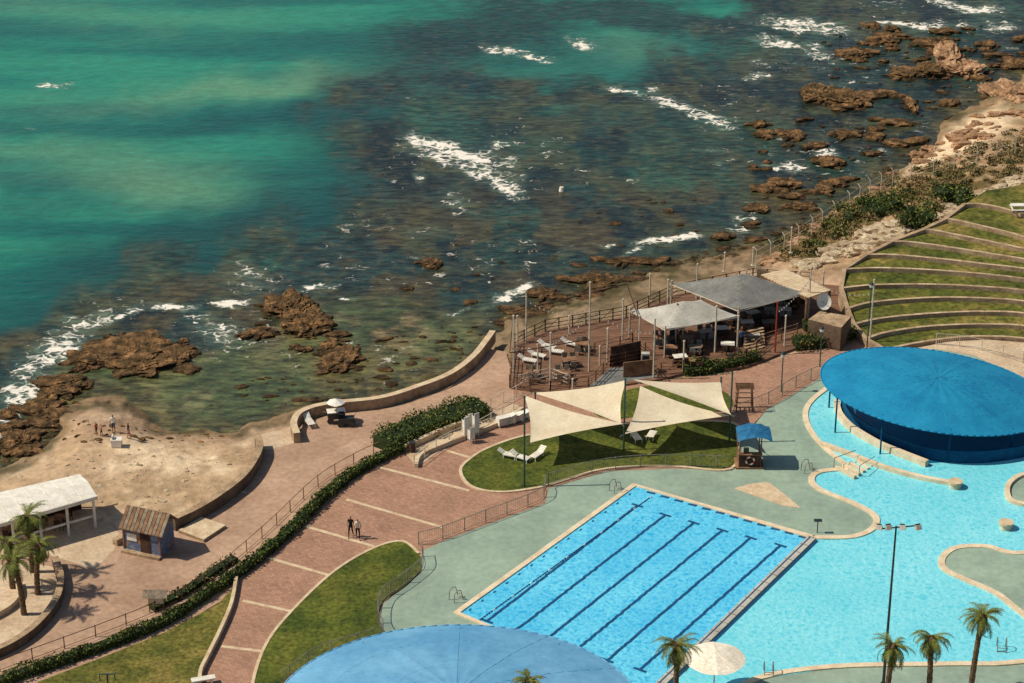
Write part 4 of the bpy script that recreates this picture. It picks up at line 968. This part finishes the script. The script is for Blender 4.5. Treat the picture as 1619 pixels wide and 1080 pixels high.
mb=MB(); w=PV(172,1098); h=1.6; mb.cyl(w,w+Vector((0,0,h)),.06,.06,m_teal,8); mb.cyl(w+Vector((-.5,0,h)),w+Vector((.5,0,h)),.05,.05,m_teal,6); mb.cyl(w+Vector((-.5,0,h)),w+Vector((-.5,0,h-.5)),.04,.04,m_teal,6); mb.cyl(w+Vector((.5,0,h)),w+Vector((.5,0,h-.5)),.04,.04,m_teal,6); mb.build('exercise_post')
# ================= people
def person(px,py,h,rz,shirt,pants,z=0,stride=.22,armup=0,hair=m_hair,shorts=False):
    k=h/1.72
    J=[];E=[];Rr=[]
    def J_(p,r,par=None):
        J.append(Vector(p)*k); Rr.append(r*k if not isinstance(r,tuple) else (r[0]*k,r[1]*k)); i=len(J)-1
        if par is not None: E.append((par,i))
        return i
    pel=J_((0,0,.93),(.15,.11)); wa=J_((0,0,1.10),(.125,.095),pel); ch=J_((0,.01,1.30),(.16,.11),wa); ns=J_((0,0,1.44),(.07,.06),ch); nk=J_((0,.005,1.50),.052,ns)
    h1=J_((0,.015,1.58),(.075,.088),nk); h2=J_((0,.01,1.66),(.072,.085),h1)
    for s in(-1,1):
        st=stride*s
        hp=J_((.09*s,0,.88),(.09,.09),pel); kn=J_((.10*s,st*.55+.04,.49),.058,hp); an=J_((.10*s,st*1.1-.02,.09),.038,kn); toe=J_((.11*s,st*1.1+.14,.035),.035,an)
        sh=J_((.18*s,0,1.40),.055,ch); el=J_((.23*s,-st*.4-.02,1.13),.04,sh)
        if armup and s>0: el2=J_((.22*s,.22,1.10),.03,el)
        else: el2=J_((.24*s,-st*.6+.08,.88),.028,el)
        hd=J_((J[el2]/k)+Vector((0,.02,-.07)),(.03,.02),el2)
        base=J[hd]/k
        for f,(dx,dy,dz) in enumerate([(.0,.03,-.07),(.0,.012,-.085),(.0,-.006,-.08),(.0,-.022,-.065),(-.01*s,.055,-.03)]):
            J_(base+Vector((dx,dy,dz)),.009,hd)
    me=bpy.data.meshes.new('b'); me.from_pydata([tuple(j) for j in J],E,[]); ob=bpy.data.objects.new('b',me); bpy.context.collection.objects.link(ob)
    sk=ob.modifiers.new('s','SKIN')
    for i,r in enumerate(Rr):
        d=me.skin_vertices[0].data[i]; d.radius=r if isinstance(r,tuple) else (r,r); d.use_root=(i==0)
    ss=ob.modifiers.new('u','SUBSURF'); ss.levels=2; ss.render_levels=2
    dg=bpy.context.evaluated_depsgraph_get(); em=bpy.data.meshes.new_from_object(ob.evaluated_get(dg))
    mb=MB(); vs=[v.co.copy() for v in em.vertices]
    mats={}
    for p in em.polygons:
        c=p.center/k
        if c.z>1.64 or (c.z>1.54 and c.y<-.02): m=hair
        elif c.z>1.46: m=m_skin
        elif c.z>.95 and abs(c.x)<.2 and abs(c.y)<.25: m=shirt
        elif c.z>1.2: m=shirt
        elif abs(c.x)>.185 and c.z>.6: m=m_skin
        elif c.z>(.5 if shorts else .1): m=pants
        elif c.z>.07: m=m_skin
        else: m=m_dark
        mats.setdefault(m,[]).append(tuple(p.vertices))
    mb.v=[tuple(v) for v in vs]
    for m,fs in mats.items():
        kk=mb.mi(m)
        for f in fs: mb.f.append(f); mb.m.append(kk)
    for s in(-.03,.03): rockmesh(mb,s*k,.095*k,1.605*k,.011*k,.008*k,.009*k,0,m_dark,1,1)
    mb.cyl(Vector((0,.09,1.60))*k,Vector((0,.118,1.57))*k,.008*k,.014*k,m_skin,5); mb.box(Vector((0,.098,1.54))*k,(.045*k,.01*k,.01*k),m_red)
    for s in(-.078,.078): mb.box(Vector((s,.01,1.59))*k,(.015*k,.035*k,.055*k),m_skin)
    R=Matrix.Rotation(rz,3,'Z'); w=PV(px,py,z); mb.v=[tuple(w+R@Vector(v)) for v in mb.v]
    bpy.data.objects.remove(ob); mb.build('person',True)
person(555,849,1.8,2.9,m_blk,m_blk,.02,.2); person(566,852,1.75,3.3,m_offw,m_blk,.02,-.2)
for x,y,hh,r,a,b in [(153,688,1.2,1,m_red,m_blk),(161,690,1.15,2,m_skin,m_blk),(180,684,1.65,.3,m_white,m_blcl),(204,694,1.5,-1,m_blk,m_skin)]: person(x,y,hh,r,a,b,TZ(x,y)+.02,.12,shorts=True)
for x,y,r in [(1110,572,1),(1205,508,2),(1172,548,0)]: person(x,y,1.7,r,random.choice([m_white,m_blcl,m_blk]),m_blk,.19,.1)
mb=MB(); w=PV(888,302,SEA); mb.cyl(w,w+Vector((0,0,.45)),.3,.22,m_offw,12); mb.cyl(w+Vector((0,0,.45)),w+Vector((0,0,.9)),.05,.03,m_red,6); mb.build('buoy')
# ================= camera, light
cam=bpy.data.cameras.new('cam'); co=bpy.data.objects.new('camera',cam); bpy.context.collection.objects.link(co)
co.location=(0,0,H); co.rotation_euler=(math.radians(90)-PT,0,0); cam.sensor_width=36; cam.lens=F/1619*36; cam.clip_end=60000; cam.clip_start=1
bpy.context.scene.camera=co
el=math.radians(50); dv=Vector((math.cos(el)*math.cos(.05),math.cos(el)*math.sin(.05),-math.sin(el)))
sl=bpy.data.lights.new('sun','SUN'); sl.energy=4.5; sl.angle=math.radians(.5); sl.color=(1,.92,.78)
so=bpy.data.objects.new('sun',sl); so.rotation_euler=dv.to_track_quat('-Z','Y').to_euler(); bpy.context.collection.objects.link(so)
wd=bpy.data.worlds.new('World'); bpy.context.scene.world=wd; wd.use_nodes=True; nt=wd.node_tree
sk=nt.nodes.new('ShaderNodeTexSky'); sk.sky_type='NISHITA'; sk.sun_disc=False; sk.sun_elevation=el; sk.sun_rotation=math.radians(267)
nt.links.new(sk.outputs[0],nt.nodes['Background'].inputs[0]); nt.nodes['Background'].inputs[1].default_value=.08
bpy.context.scene.view_settings.view_transform='Standard'; bpy.context.scene.view_settings.look='None'
